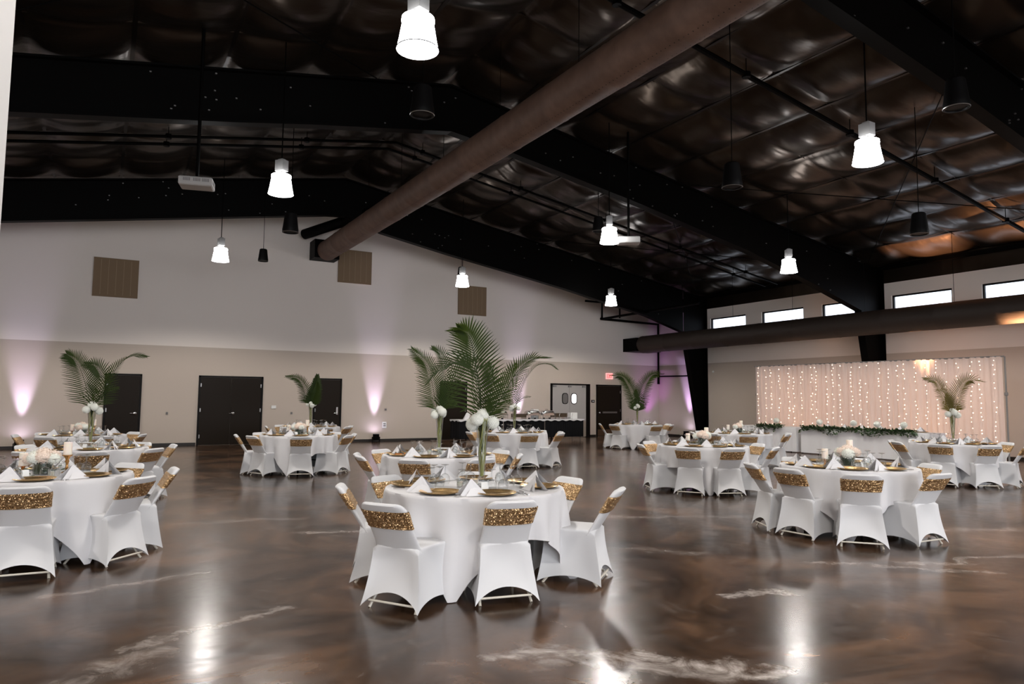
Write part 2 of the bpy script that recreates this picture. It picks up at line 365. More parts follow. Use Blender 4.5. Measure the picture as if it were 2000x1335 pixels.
for k in range(-10, 11):
    x = 6.26 + k * 1.52
    if XL < x < XR - .2 and k: MB().prism_y([(x - .035, zroof(x) - .045), (x + .035, zroof(x) - .045), (x + .035, zroof(x) + .02), (x - .035, zroof(x) + .02)], YF, YB - .05).build('purlin', 'purlin', CEIL)
for k in range(-6, 14):
    y = -0.3 + k * 1.83
    if YF < y < YB - .1: MB().prism_y([(XL + .1, zroof(XL) - .03), (6.26, 8.47), (XR - .1, zroof(XR) - .03), (XR - .1, zroof(XR) + .02), (6.26, 8.52), (XL + .1, zroof(XL) + .02)], y - .012, y + .012).build('seam_fold', 'foil', CEIL)
struct(MB().box(XL - .5, XR + .5, YF - .5, YB + .5, 8.62, 8.7).build('roof_deck', 'paint_black'))
# painted pilaster whose edge shows at the far left
struct(MB().box(-0.62, -0.262, 2.0, 2.36, 0, 7.2).build('trim_2', 'white_paint'))
struct(MB().box(XL, .0, YB - .02, YB, 0, .09).box(1.06, 2.6, YB - .02, YB, 0, .09).box(4.58, 6.2, YB - .02, YB, 0, .09).box(7.2, 10.85, YB - .02, YB, 0, .09)
       .box(12.0, 15.72, YB - .02, YB, 0, .09).box(17.7, 18.02, YB - .02, YB, 0, .09).box(19.37, XR, YB - .02, YB, 0, .09).build('baseboard_back', 'base'))
struct(MB().box(XR - .02, XR, YF, YB - .02, 0, .09).build('baseboard_right', 'base'))

# steel frames
PROF_A = [(-8.7, 4.6), (-2.4, 5.80), (1.25, 6.37), (5.7, 7.08), (6.26, 7.12), (7.46, 6.75), (9.7, 6.34), (12.26, 5.93), (14.42, 5.57), (16.28, 5.21), (18.28, 4.84), (20.25, 4.28)]
PROF_B = [(-8.2, 4.4), (-5.5, 5.2), (-1.63, 6.02), (1.91, 6.57), (3.22, 6.80), (6.26, 7.27), (7.82, 7.07), (11.56, 6.44), (15.41, 5.68), (17.9, 5.06), (20.3, 4.38)]
def frame(y, prof, label):
    root = thing('steel_frame', label, 'beam', (0, y, 0), group='steel rigid frames')
    top = [(x, zroof(x) - .22) for x, z in prof]
    n = len(prof)
    web = MB()
    for i in range(n - 1):
        web.prism_y([prof[i], prof[i+1], top[i+1], top[i]], -.012, .012)
    web.prism_y([(20.3, prof[-1][1]), (21.1, 0), (21.48, 0), (21.48, zroof(21.5) - .14), (20.3, top[-1][1])], -.012, .012)
    web.build('beam_web', 'paint_black', root)
    fl = MB()
    pts = prof + [(21.1, 0.0)]
    for a, b_ in zip(pts[:-1], pts[1:]):
        d = Vector((b_[0]-a[0], b_[1]-a[1])).normalized(); nn = Vector((-d.y, d.x)) * .02
        fl.prism_y([(a[0]-nn.x, a[1]-nn.y), (b_[0]-nn.x, b_[1]-nn.y), (b_[0]+nn.x, b_[1]+nn.y), (a[0]+nn.x, a[1]+nn.y)], -.12, .12)
    for a, b_ in zip(top[:-1], top[1:]):
        fl.prism_y([(a[0], a[1]-.02), (b_[0], b_[1]-.02), (b_[0], b_[1]+.02), (a[0], a[1]+.02)], -.12, .12)
    fl.prism_y([(21.44, 0), (21.48, 0), (21.48, 5.8), (21.44, 5.8)], -.12, .12)
    fl.build('beam_flange', 'paint_black', root)
    bl = MB()
    rnd = random.Random(int(y * 10) + 400)
    for k in range(46):
        x = rnd.uniform(-3, 19); i = max(j for j in range(n - 1) if prof[j][0] <= x); t = (x - prof[i][0]) / (prof[i+1][0] - prof[i][0])
        zb = prof[i][1] + t * (prof[i+1][1] - prof[i][1]); z = rnd.uniform(zb + .06, zroof(x) - .25); w = .016
        bl.box(x - w, x + w, -.035, -.012, z - .010, z + .010)
    tag(bl.build('bolt', 'rim', root), kind='stuff')
frame(21.4, PROF_A, 'black steel rafter and column nearest the white end wall')
frame(13.72, PROF_B, 'black tapered steel rafter crossing the middle of the hall to the right column')
frame(6.05, PROF_B, 'black steel rafter crossing overhead at the top right corner of the view')
# purlin line, eave strut
tag(MB().box(XR - .14, XR - .04, YF + 1, YB - .3, 5.74, 5.86).build('eave_strut', 'paint_black'), 'black horizontal eave strut above the clerestory windows', 'beam')

# ------------------------------------------------------------------ doors on the back wall
def dark_door(i, x0, x1, double, handle_side, lever=False, z1=2.18):
    f = MB().box(x0, x0 + .05, YB - .05, YB, 0, z1).box(x1 - .05, x1, YB - .05, YB, 0, z1).box(x0, x1, YB - .05, YB, z1 - .05, z1)
    root = struct(f.build('door_%d' % i, 'door_frame'))
    leaves = [(x0 + .055, x1 - .055)] if not double else [(x0 + .055, (x0+x1)/2 - .004), ((x0+x1)/2 + .004, x1 - .055)]
    for a, b_ in leaves: MB().box(a, b_, YB - .035, YB - .002, .015, z1 - .055).build('door_leaf', 'door', root)
    hx = (x1 - .15 if handle_side == 'R' else x0 + .15) if not double else (x0+x1)/2 + .07
    h = MB()
    if lever: h.box(hx - .03, hx + .03, YB - .05, YB - .035, .95, 1.2).tube([(hx, YB - .04, 1.0), (hx, YB - .1, 1.0), (hx - .13, YB - .1, 1.0)], .012)
    else: h.lathe([(1e-4, -.03), (.04, -.025), (.045, 0), (.02, .02), (1e-4, .022)], 12).tube([(0, 0, 0), (-.13, 0, 0)], .012)
    o = h.build('door_handle', 'silver', root, smooth=True)
    if not lever: o.location = (hx, YB - .06, 1.0); o.rotation_euler = (R(90), 0, 0)
    for a, s in ([(x0 + .055, 1)] if handle_side == 'R' and not double else [(x1 - .055, -1)] if not double else [(x0 + .055, 1), (x1 - .055, -1)]):
        for z in (.28, 1.1, 1.88): MB().box(min(a, a + s*.03), max(a, a + s*.03), YB - .06, YB - .035, z - .055, z + .055).build('door_hinge', 'rim', root)
dark_door(1, 0.06, 1.04, False, 'R'); dark_door(2, 2.62, 4.56, True, 'R'); dark_door(3, 6.2, 7.17, False, 'R', True); dark_door(4, 10.87, 11.98, False, 'L')
# kitchen doors
def kitchen():
    x0, x1, z1 = 15.75, 17.68, 2.19
    root = struct(MB().box(x0, x0 + .06, YB - .08, YB, 0, z1).box(x1 - .2, x1, YB - .08, YB, 0, z1).box(x0, x1, YB - .08, YB, z1 - .06, z1).build('door_5', 'door_frame'))
    xm = (x0 + x1 - .14) / 2
    for a, b_, pm in ((x0 + .06, xm - .005, 'label'), (xm + .005, x1 - .2, 'bright_pane')):
        lf = MB().box(a, b_, YB - .06, YB - .01, .68, z1 - .06).build('door_leaf', 'grey_door', root)
        MB().box(a, b_, YB - .062, YB - .008, .02, .68).build('kick_plate', 'kick', lf)
        cx = xm - .22 if a < xm - .3 else xm + .22
        def oval(hw, hh, y, name, mm):
            pts = []
            for k in range(28):
                w = 2*math.pi*k/28; c, s = math.cos(w), math.sin(w)
                pts.append((cx + hw*math.copysign(abs(c)**.6, c), 1.58 + hh*math.copysign(abs(s)**.6, s)))
            MB().prism_y(pts, y, YB - .05).build(name, mm, lf)
        oval(.15, .225, YB - .075, 'window_gasket', 'black'); oval(.12, .195, YB - .08, 'window_pane', pm)
    for x in (x0 + .16, xm, x1 - .33): MB().box(x - .07, x + .07, YB - .11, YB - .06, z1 - .15, z1 - .08).build('door_closer', 'ballast', root)
kitchen()
dark_door(6, 18.04, 19.36, False, 'L')
d6 = bpy.data.objects['door_6']
MB().box(18.35, 19.1, YB - .075, YB - .035, .98, 1.05).build('push_bar', 'rim', d6); MB().box(18.1, 19.3, YB - .04, YB - .034, .03, .3).build('kick_plate', mat('bronze_plate', (.12, .07, .04), .4, .5), d6)

# ------------------------------------------------------------------ wall fittings
for k, (x0, x1, z0, z1, w) in enumerate([(-.39, .80, 4.46, 5.62, 'left'), (6.92, 8.12, 5.53, 6.70, 'middle'), (11.55, 12.75, 4.72, 5.84, 'right')]):
    lab = {'left': 'square tan fabric panel high on the wall, left of the pendants', 'middle': 'square tan fabric panel on the wall partly behind the round duct end', 'right': 'square tan fabric panel on the wall above the tallest palm'}[w]
    t = thing('acoustic_panel', lab, 'wall panel', (x0, YB - .003, z0), group='acoustic panels')
    MB().box(0, x1 - x0, -.05, 0, 0, z1 - z0).build('fabric_panel', 'panel', t)
    sm = MB()
    for j in range(1, 6):
        x = (x1 - x0) * j / 6; sm.box(x - .007, x + .007, -.054, -.05, .06, z1 - z0 - .05)
    sm.build('seam', 'panel_line', t)
def small(name, label, cat, x, z, w, h, mm, d=.03):
    return tag(MB().box(-w/2, w/2, -d, 0, -h/2, h/2).build(name, mm, loc=(x, YB, z)), label, cat)
small('thermostat', 'small white thermostat box right of the double doors', 'thermostat', 4.92, 1.20, .15, .10, 'paper')
small('wall_socket', 'small dark socket on the wall left of the double doors', 'socket', 1.76, 1.0, .06, .07, 'label')
small('wall_socket', 'small dark socket on the wall right of the thermostat', 'socket', 5.50, 1.0, .06, .07, 'label')
small('wall_socket', 'small dark socket above the white plate beside the uplight', 'socket', 8.78, 1.12, .06, .07, 'label')
o = small('outlet_plate', 'white outlet plate with two dark sockets beside the uplight', 'outlet', 8.74, .58, .15, .22, 'paper')
MB().box(-.045, .045, -.034, -.03, .02, .055).box(-.045, .045, -.034, -.03, -.045, -.01).build('socket_face', 'label', o)
o = small('room_sign', 'small black room sign between the kitchen doors and the dark door', 'sign', 17.87, 1.48, .16, .11, 'black')
MB().box(-.045, .045, -.033, -.03, -.012, .014).build('sign_text', 'paper', o)
def exit_sign():
    o = small('exit_sign', 'glowing red exit sign above the far right dark door', 'sign', 18.72, 2.55, .34, .26, 'exit_face', .06)
    b = MB(); x = -.135; y = -.066
    def stroke(pts, w=.011):
        for (ax, az), (bx, bz) in zip(pts[:-1], pts[1:]):
            d = Vector((bx - ax, bz - az)); n_ = Vector((-d.y, d.x)).normalized() * w; d.normalize(); e = d * w
            b.prism_y([(ax - e.x - n_.x, az - e.y - n_.y), (bx + e.x - n_.x, bz + e.y - n_.y), (bx + e.x + n_.x, bz + e.y + n_.y), (ax - e.x + n_.x, az - e.y + n_.y)], y, -.06)
    z0, z1, zm = -.07, .07, 0
    stroke([(-.08, z1), (-.135, z1), (-.135, z0), (-.08, z0)]); stroke([(-.135, zm), (-.09, zm)])
    stroke([(-.055, z1), (.005, z0)]); stroke([(.005, z1), (-.055, z0)]); stroke([(.035, z0), (.035, z1)]); stroke([(.065, z1), (.135, z1)]); stroke([(.10, z1), (.10, z0)])
    b.build('sign_letters', 'exit', o)
exit_sign()
tag(MB().lathe([(1e-4, 0), (.05, 0), (.04, .03), (1e-4, .035)], 12).build('wall_strobe', 'paper', loc=(XR - .0, 21.0, 2.72)), 'small round white strobe on the right wall beside the black column', 'alarm').rotation_euler = (0, R(-90), 0)

# pipes
y = YB - .12
pp = MB().tube([(17.4, y, 5.67), (18.27, y, 5.67), (18.27, y, 4.97)], .045).tube([(18.2, y, 4.97), (21.38, y, 4.92), (21.38, y, 2.26)], .055).tube([(18.3, y, 4.97), (18.3, 18.5, 5.0)], .05).tube([(18.9, y-.4, 5.0), (18.9, y-.4, 5.7)], .035)
pp.tube([(21.38, y, 2.6), (21.40, 22.1, 2.58)], .03)
tag(pp.build('sprinkler_riser', 'paint_black', smooth=True), 'black pipework in the back right corner below the last rafter', 'pipe')
for yy, off, r_, lab in [(8.85, .38, .05, 'thick black pipe running up the right roof slope behind the nearest right pendant'), (17.0, .42, .035, 'upper of two thin black pipes below the far roof bay'), (17.55, .42, .035, 'lower of two thin black pipes below the far roof bay')]:
    ob = MB().tube([(XL + .5, yy, zroof(XL + .5) - off), (6.26, yy, 8.5 - off), (20.6, yy, zroof(20.6) - off)], r_).build('ceiling_pipe', 'paint_black', smooth=True)
    tag(ob, lab, 'pipe', 'ceiling pipes')
    for x in range(-8, 20, 3): MB().tube([(x, yy, zroof(x) - off), (x, yy, zroof(x) - .02)], .009, 5).lathe([(r_ + .03, -.05), (r_ + .03, .05)], 8, (x, yy, zroof(x) - off)).build('pipe_hanger', 'paint_black', ob)
br = [((-3.0, 7.0), (4.5, 13.4)), ((4.5, 7.0), (-3.0, 13.4)), ((13.0, 7.0), (20.4, 13.4)), ((20.4, 7.0), (13.0, 13.4)), ((13.0, 14.4), (20.4, 20.8)), ((20.4, 14.4), (13.0, 20.8))]
for (a, b_), lab in zip(br, ['near left bay, rising away to the right', 'near left bay, rising away to the left', 'near right bay, falling away to the right', 'near right bay, falling away to the left', 'far right bay, falling away to the right', 'far right bay, falling away to the left']):
    tag(MB().tube([(a[0], a[1], zroof(a[0]) - .28), (b_[0], b_[1], zroof(b_[0]) - .28)], .012, 6).build('brace_cable', 'paint_black'), 'thin black roof brace cable in the ' + lab, 'cable', 'roof brace cables')

# ducts
def duct(x, z, r_, y0, y1, mm, lab, dots):
    root = thing('round_duct', lab, 'duct', (x, 0, z))
    b = MB(); n = 40; rings = []
    yy = y1; seg = 1.55
    ys = []
    while yy > y0: ys += [(yy, r_), (yy - .03, r_ + .006), (yy - .06, r_)]; yy -= seg
    ys.append((y0, r_))
    for yv, rr in ys: rings.append([(rr*math.cos(2*math.pi*k/n), yv, rr*math.sin(2*math.pi*k/n)) for k in range(n)])
    b.loft(rings).build('duct_body', mm, root, smooth=True, angle=50)
    if dots:
        d = MB()
        for ang in (-42, -78, -112):
            a = R(ang); yv = y1 - .6
            while yv > -3:
                c = Vector((math.cos(a) * (r_ + .001), yv, math.sin(a) * (r_ + .001))); nrm = Vector((math.cos(a), 0, math.sin(a))); t1 = Vector((-math.sin(a), 0, math.cos(a)))
                pts = [c + nrm * .002 + (t1 * math.cos(2*math.pi*k/6) + Vector((0, 1, 0)) * math.sin(2*math.pi*k/6)) * .009 for k in range(6)]
                d.add(pts, [tuple(range(6))]); yv -= .085
        tag(d.build('air_hole', 'hole', root), kind='stuff')
    return root
d1 = duct(6.35, 6.45, .335, -11.5, 23.6, 'duct', 'long round brown fabric duct running from the end wall over the hall', True)
MB().box(-.42, .42, 23.6, YB, -.26, .36).build('plenum_box', 'paint_black', d1)
for k in range(12): MB().tube([(0, 22 - k*2.6, .33), (0, 22 - k*2.6, 1.95)], .006, 5).build('hanger_wire', 'paint_black', d1)
d2 = duct(19.86, 3.895, .36, -11.0, 23.4, 'duct_dark', 'dark round duct running along the right wall below the windows', False)
MB().box(-.37, 1.0, 23.4, YB, -.28, .28).build('plenum_box', 'paint_black', d2)
for k in range(10): MB().tube([(0, 21 - k*2.6, .35), (0, 21 - k*2.6, zroof(19.86) - 3.9)], .006, 5).build('hanger_wire', 'paint_black', d2)
# upper branch duct at the far end over the plenum
tag(MB().tube([(5.65, 23.9, 6.98), (7.6, 20.2, 7.45)], .17, 20).build('branch_duct', 'paint_black', smooth=True), 'short black duct slanting up above the far end of the long duct', 'duct')

# ------------------------------------------------------------------ high bay pendants
def make_lamp():
    t = thing('pendant_lamp', '', 'lamp')
    sh = [(1e-4, .185), (.150, .185), (.166, .175), (.170, .14), (.160, .125), (.172, .06), (.190, -.05), (.205, -.12), (.215, -.16)]
    MB().lathe(sh, 40, cap=False).build('lamp_shade', 'lamp', t, smooth=True)
    MB().lathe([(1e-4, -.158), (.12, -.162), (.21, -.155), (.214, -.158), (.12, -.168), (1e-4, -.172)], 40, cap=False).build('lens', 'lamp', t, smooth=True)
    MB().lathe([(.214, -.150), (.219, -.150), (.219, -.160), (.214, -.160), (.214, -.150)], 40, cap=False).build('shade_rim', 'ballast', t)
    MB().box(-.068, .068, -.09, .09, .25, .44).box(-.04, .04, -.05, .05, .44, .465).build('ballast_housing', 'ballast', t)
    MB().box(-.066, -.034, -.03, .03, .18, .26).box(.034, .066, -.03, .03, .18, .26).box(-.02, .02, -.04, .04, .185, .26).build('bracket', 'ballast', t)
    return t
lamp_words = ['nearest glowing pendant at the top centre left', 'large glowing pendant over the right side of the hall', 'glowing pendant right of the ceiling projector on the left', 'glowing pendant beside the right hand ceiling projector',
              'glowing pendant in front of the right column rafter', 'glowing pendant before the left part of the end wall', 'small glowing pendant before the right tan wall panel', 'small glowing pendant before the corner pipework']
K = Kind(make_lamp, 'high bay pendant lamps')
for k, ((x, y), z) in enumerate(zip(LAMP_XY[:8], LAMP_Z)):
    o = K.put((x, y, z), R([20, 0, 35, -35, -30, 10, 0, 0][k]), lamp_words[k])
for (x, y), z, w in zip(LAMP_XY[8:16], LAMP_Z[8:16], ['left of the view, second row', 'left of the view, third row', 'left of the view, back row', 'left of the view, behind', 'overhead behind the viewer', 'behind the viewer to the right', 'behind the viewer by the windows', 'right of the view by the windows']):
    K.put((x, y, z), 0, 'glowing pendant lamp ' + w)
for o in [o for o in list(COL.objects) if o.name.startswith('pendant_lamp')]:
    x, y, z = o.location; MB().tube([(0, 0, .46), (0, 0, zroof(x) - z)], .011, 6).build('cord', 'paint_black', o)

# projectors
def projector(loc, rz, lab, pole):
    t = thing('ceiling_projector', lab, 'projector', loc, rz, 'ceiling projectors')
    b = MB(); pr = []
    for hw, hd, z in ((.23, .15, -.075), (.25, .17, -.06), (.25, .17, .05), (.23, .15, .07)):
        pr.append([(hw, hd, z), (-hw, hd, z), (-hw, -hd, z), (hw, -hd, z)])
    b.loft(pr).build('housing', 'proj_shell', t)
    g = MB()
    for x0 in (-.18, -.03, .10):
        for j in range(5): g.box(x0 + j*.022, x0 + j*.022 + .012, -.173, -.17, -.01, .04)
    for j in range(6): g.box(.249, .253, -.12 + j*.04, -.10 + j*.04, -.03, .03)
    g.build('vent_slot', 'label', t)
    MB().lathe([(.03, 0), (.035, .03), (.02, .035)], 16, (-.27, 0, -.0)).build('projector_lens', 'black', t)
    MB().box(-.1, .1, -.1, .1, .075, .09).build('mount_plate', 'black', t)
    MB().tube([(0, 0, .08), (0, 0, pole)], .028, 8).build('mount_pole', 'paint_black', t)
p1 = (1.17, 12.31, 4.94); p2 = (10.3, 12.62, 5.16)
projector(p1, R(-14), 'white projector hanging on a black pole left of a pendant', zroof(p1[0]) - p1[2] - .05)
projector(p2, R(145), 'white projector hanging right of the pendant over the middle of the hall', zroof(p2[0]) - p2[2] - .05)

# pendant speakers
def make_speaker():
    t = thing('pendant_speaker', '', 'speaker')
    MB().lathe([(1e-4, .2), (.10, .2), (.12, .18), (.155, -.10), (.165, -.16), (.16, -.20)], 28, cap=False).build('speaker_body', 'black', t, smooth=True)
    MB().lathe([(.16, -.195), (.168, -.20), (.16, -.212), (.135, -.215), (.13, -.20), (1e-4, -.20)], 28, cap=False).build('speaker_grille', 'black', t, smooth=True)
    MB().lathe([(.160, -.202), (.169, -.206), (.163, -.214)], 28, cap=False).build('speaker_rim', 'rim', t, smooth=True)
    return t
K = Kind(make_speaker, 'hanging black speakers'); SPK = []
for (loc, s, lab) in [((3.24, 14.95, 5.14), 1, 'black hanging speaker silhouetted against the end wall, larger'), ((3.80, 20.9, 5.55), .85, 'small black hanging speaker right of the end wall pendant'),
                      ((10.1, 21.0, 5.70), .8, 'small black hanging speaker just above the pendant by the right tan panel'), ((10.7, 14.3, 5.96), .9, 'black hanging speaker just left of the pendant before the projector'),
                      ((13.26, 7.66, 4.90), 1, 'black hanging speaker against the orange lit roof on the right'), ((9.9, 5.15, 5.72), 1, 'dark hanging speaker high in the upper right corner'),
                      ((3.59, 8.76, 5.55), 1, 'dark hanging speaker left of the long duct, seen from below'), ((8.82, 8.14, 5.22), 1, 'dark hanging speaker right of the long duct with a dull rim')]:
    o = K.put(loc, 0, lab); o.scale = (s, s, s); SPK.append((o, loc, s))
for o, loc, s in SPK:
    MB().tube([(0, 0, .19), (0, 0, (zroof(loc[0]) - loc[2]) / s)], .008, 5).build('cable', 'paint_black', o)

# ------------------------------------------------------------------ uplights
def uplight(loc, lean, energy, color, lab, lens='led', size=30):
    t = thing('uplight', lab, 'uplight', loc, group='floor uplights')
    MB().lathe([(1e-4, .07), (.10, .07), (.11, .09), (.11, .25), (.115, .26), (.115, .275), (.095, .275), (.095, .262)], 24, cap=False).build('lamp_housing', 'black', t, smooth=True)
    MB().lathe([(1e-4, .264), (.094, .264)], 24, cap=False).build('lens', lens, t)
    MB().box(-.14, -.12, -.03, .03, 0, .18).box(.12, .14, -.03, .03, 0, .18).box(-.14, .14, -.05, .05, 0, .015).tube([(-.13, 0, .17), (.13, 0, .17)], .012, 6).build('yoke', 'black', t)
    light('uplight_beam', 'SPOT', (loc[0], loc[1], .3), energy, color, aim=lean, spot_size=R(size), spot_blend=1.0, shadow_soft_size=.05)
PUR = (0.76, 0.64, 1.0)
uplight((-1.92, 24.02, 0), (0, .12, 1), 260, PUR, 'black floor uplight casting lavender on the wall at far left')
uplight((8.36, 24.02, 0), (0, .12, 1), 260, PUR, 'black floor uplight casting lavender between the single door and palms')
uplight((14.25, 24.02, 0), (0, .12, 1), 260, PUR, 'black floor uplight casting lavender behind the buffet table')
uplight((21.22, 22.3, 0), (.10, 0.06, 1), 330, (0.66, 0.44, 1.0), 'black floor uplight casting purple by the right corner column')
uplight((20.7, 23.7, 0), (.12, .2, 1), 60, (0.62, 0.12, 0.85), 'black floor uplight casting magenta up the back right corner', size=60)
uplight((20.5, 8.3, 0), (-.12, .12, 1), 8000, (1.0, 0.50, 0.24), 'black floor uplight casting amber right of the lit curtain', 'led_amber', 30)
uplight((20.6, 11.6, 0), (-.05, 0.0, 1), 9000, (1.0, 0.50, 0.26), 'black floor uplight casting amber behind the lit curtain', 'led_amber', 26)
uplight((20.6, 15.6, 0), (.0, 0, 1), 90, (1.0, 0.52, 0.28), 'black floor uplight casting amber behind the left end of the curtain', 'led_amber', 40)

# ------------------------------------------------------------------ chairs
def lerp(a, b, t): return a + (b - a) * t
def make_chair():
    t = thing('folding_chair', '', 'chair')
    b = MB()
    # skirt: stretches from the seat to the four feet, hems arched between the feet
    def ring(s):
        pts = []; corners = [(-.195, -.20), (.195, -.20), (.20, .22), (-.20, .22)]; feet = [(-.250, -.270), (.250, -.270), (.240, .275), (-.240, .275)]
        for side in range(4):
            a0, a1 = corners[side], corners[(side+1) % 4]; f0, f1 = feet[side], feet[(side+1) % 4]
            arch = [.115, .06, .06, .06][side]
            for k in range(14):
                u = k / 14; w = 4*u*(1-u)
                e = s ** 1.9
                x = lerp(lerp(a0[0], a1[0], u), lerp(f0[0], f1[0], u), e); y = lerp(lerp(a0[1], a1[1], u), lerp(f0[1], f1[1], u), e)
                # stretch fabric sags inwards between feet, slightly out near the corners
                nx, ny = [(0, 1), (-.8, 0), (0, -1), (.8, 0)][side]
                sag = .062 * w * s * (1.1 - .5*s) + .016 * (w ** .5) * math.sin(math.pi * s) - .012 * (1 - w) * math.sin(math.pi*s)
                if s == 0: cr = .035 * (1 - min(1, min(u, 1-u) * 6)) ; x += -math.copysign(cr, x) * .5; y += -math.copysign(cr, y - .01) * .5
                x += nx * sag; y += ny * sag
                zb = .012 + arch * (w ** .8)
                pts.append((x, y, lerp(.435, zb, s)))
        return pts
    rings = [[(p[0]*q, (p[1] - .01)*q + .01, .435 + dz) for p in ring(0)] for q, dz in ((.01, .012), (.5, .012), (.86, .012), (.97, .007))]
    rings += [ring(s) for s in (0, .04, .1, .2, .32, .45, .58, .7, .8, .88, .95, 1.0)]
    b.loft(rings, cap=False)
    # back sleeve, leaning back from the seat
    def slab(v, grow=0, z0=.40, z1=.775, rip=0):
        z = lerp(z0, z1, v); y = -.135 - .235 * v ** 1.05; hw = .198 + .012 * v - .016 * math.sin(math.pi*v)
        top = 1 - v; rr = .085 / (z1 - z0)
        if top < rr: q = 1 - top / rr; hw = hw - .085 + .085 * math.sqrt(max(0, 1 - q*q))
        th = (.021 + .012*v) * (1 if top > .03 else math.sqrt(max(.02, top / .03)))
        pts = []
        for k in range(36):
            w = 2*math.pi*k/36; c, s_ = math.cos(w), math.sin(w)
            px = (hw + grow) * math.copysign(abs(c) ** .5, c); py = (th + grow) * math.copysign(abs(s_) ** .8, s_)
            py += .022 * (1 - (px / .22) ** 2) * -1          # backs are slightly bowed
            py += rip * math.copysign(1, s_) if abs(s_) > .2 else 0
            pts.append((px, y + py, z + .10*py))
        return pts
    b.loft([slab(v) for v in (0, .05, .12, .22, .34, .46, .58, .70, .78, .84, .885, .92, .95, .972, .986, .995, 1.0)])
    b.build('chair_cover', 'spandex', t, smooth=True, angle=60)
    sb = MB(); n = 17
    sb.loft([slab(lerp(.50, .855, i/(n-1)), .0055 + .003*abs(math.sin(i*1.35)), rip=.0025*math.sin(i*1.9)) for i in range(n)], cap=False)
    sb.build('sequin_sash', 'sequin', t, smooth=True, angle=80)
    MB().tube([(-.20, -.235, .055), (.20, -.235, .055)], .0085, 8).build('cross_bar', 'tube', t, smooth=True)
    for sx in (-1, 1):
        MB().tube([(sx*.20, -.225, .0), (sx*.14, .10, .42)], .011, 6).build('folding_leg', 'tube', t, smooth=True); MB().tube([(sx*.20, .235, .0), (sx*.13, -.12, .42)], .011, 6).build('folding_leg', 'tube', t, smooth=True)
    return t
K_chair = Kind(make_chair, 'covered folding chairs')

# ------------------------------------------------------------------ round tables and cloths
def make_table():
    t = thing('round_table', '', 'table')
    MB().lathe([(1e-4, .715), (.745, .715), (.755, .725), (.755, .74), (.745, .748), (1e-4, .748)], 64, cap=False).build('tabletop', mat('plywood_top', (.25, .16, .09), .5), t, smooth=True)
    for sy in (-1, 1):
        MB().tube([(-.33, sy*.42, .0), (-.33, sy*.46, .70), (.33, sy*.46, .70), (.33, sy*.42, .0)], .015, 8).build('folding_leg', 'black', t, smooth=True)
        MB().tube([(-.33, sy*.43, .22), (.33, sy*.43, .22)], .011, 6).tube([(0, sy*.44, .45), (0, sy*.08, .70)], .01, 6).build('leg_brace', 'black', t, smooth=True)
    return t
K_table = Kind(make_table, 'round banquet tables')
def cloth_mesh(seed, side=2.2):
    rnd = random.Random(seed); r0 = .762; zt = .7535; n = 176; rows = 15
    ph = [rnd.uniform(0, 6.28) for _ in range(4)]; b = MB(); rings = []
    for rr in (1e-3, .3, .6, .72, .752): rings.append([(rr*math.cos(2*math.pi*k/n), rr*math.sin(2*math.pi*k/n), zt) for k in range(n)])
    for i in range(rows + 1):
        s = i / rows; ring = []
        for k in range(n):
            a = 2*math.pi*k/n; m = max(abs(math.cos(a)), abs(math.sin(a)))
            L = side/2/m - r0; L = min(L, .745) - .012*math.sin(3*a + ph[0]) * 1
            corner = max(0, (L - .34) / .40)
            d = s * L
            fold = (math.sin(17*a + ph[1] + .8*math.sin(3*a)) * .6 + math.sin(9*a + ph[2]) * .4)
            amp = .056 * (s ** .8) * (1 + .5*corner)
            w4 = abs(((a - math.pi/4) / (math.pi/2) + .5) % 1 - .5) * 2     # 0 at corners, 1 mid side
            cone = .055 * corner * math.cos(w4 * 9) * s
            drop = d; R_ = r0 + .006 + fold*amp + cone + .03 * s * corner
            bend = min(1, d / .03); z = zt - drop + .010 * bend * 0
            if i == 0: R_, z = r0, zt - .002
            ring.append((R_*math.cos(a), R_*math.sin(a), max(.006, z)))
        rings.append(ring)
    b.loft(rings, cap=False); return b

# ------------------------------------------------------------------ tableware
def make_charger():
    o = MB().lathe([(1e-4, .004), (.100, .004), (.112, .010), (.150, .021), (.162, .024), (.166, .020), (.155, .013), (.11, .0), (1e-4, 0)], 48, cap=False).build('charger_plate', 'gold', smooth=True)
    return tag(o, cat='plate')
def make_napkin():
    b = MB(); nx = 8
    # tent folded triangle: two leaning faces with a soft bottom
    for sgn in (-1, 1):
        rows = []
        for i in range(6):
            v = i / 5; w = .110 * (1 - v) + .004
            rows.append([(w * (2*k/nx - 1), sgn * (.060*(1-v) + .004*math.sin(k*1.7 + v*5)*(1-v)), .002 + .122*v) for k in range(nx + 1)])
        b.loft(rows, cap=False, closed=False)
        rows = []
        for i in range(5):
            v = i / 4; w = .088 * (1 - v) + .003
            rows.append([(w * (2*k/nx - 1) + .02, sgn * (.078*(1-v) + .006), .001 + .085*v) for k in range(nx + 1)])
        b.loft(rows, cap=False, closed=False)
    o = b.build('napkin', 'napkin', smooth=True); return tag(o, cat='napkin')
def make_goblet():
    t = thing('goblet', '', 'glass')
    MB().lathe([(.036, 0), (.041, .02), (.044, .045), (.040, .068), (.026, .086), (.008, .094), (1e-4, .095)], 20, cap=False).build('bowl', 'glass', t, smooth=True)
    MB().lathe([(.008, .092), (.0055, .105), (.005, .15), (.007, .162)], 12, cap=False).build('goblet_stem', 'glass', t, smooth=True)
    MB().lathe([(.006, .160), (.034, .168), (.035, .171), (1e-4, .172)], 20, cap=False).build('foot', 'glass', t, smooth=True)
    return t
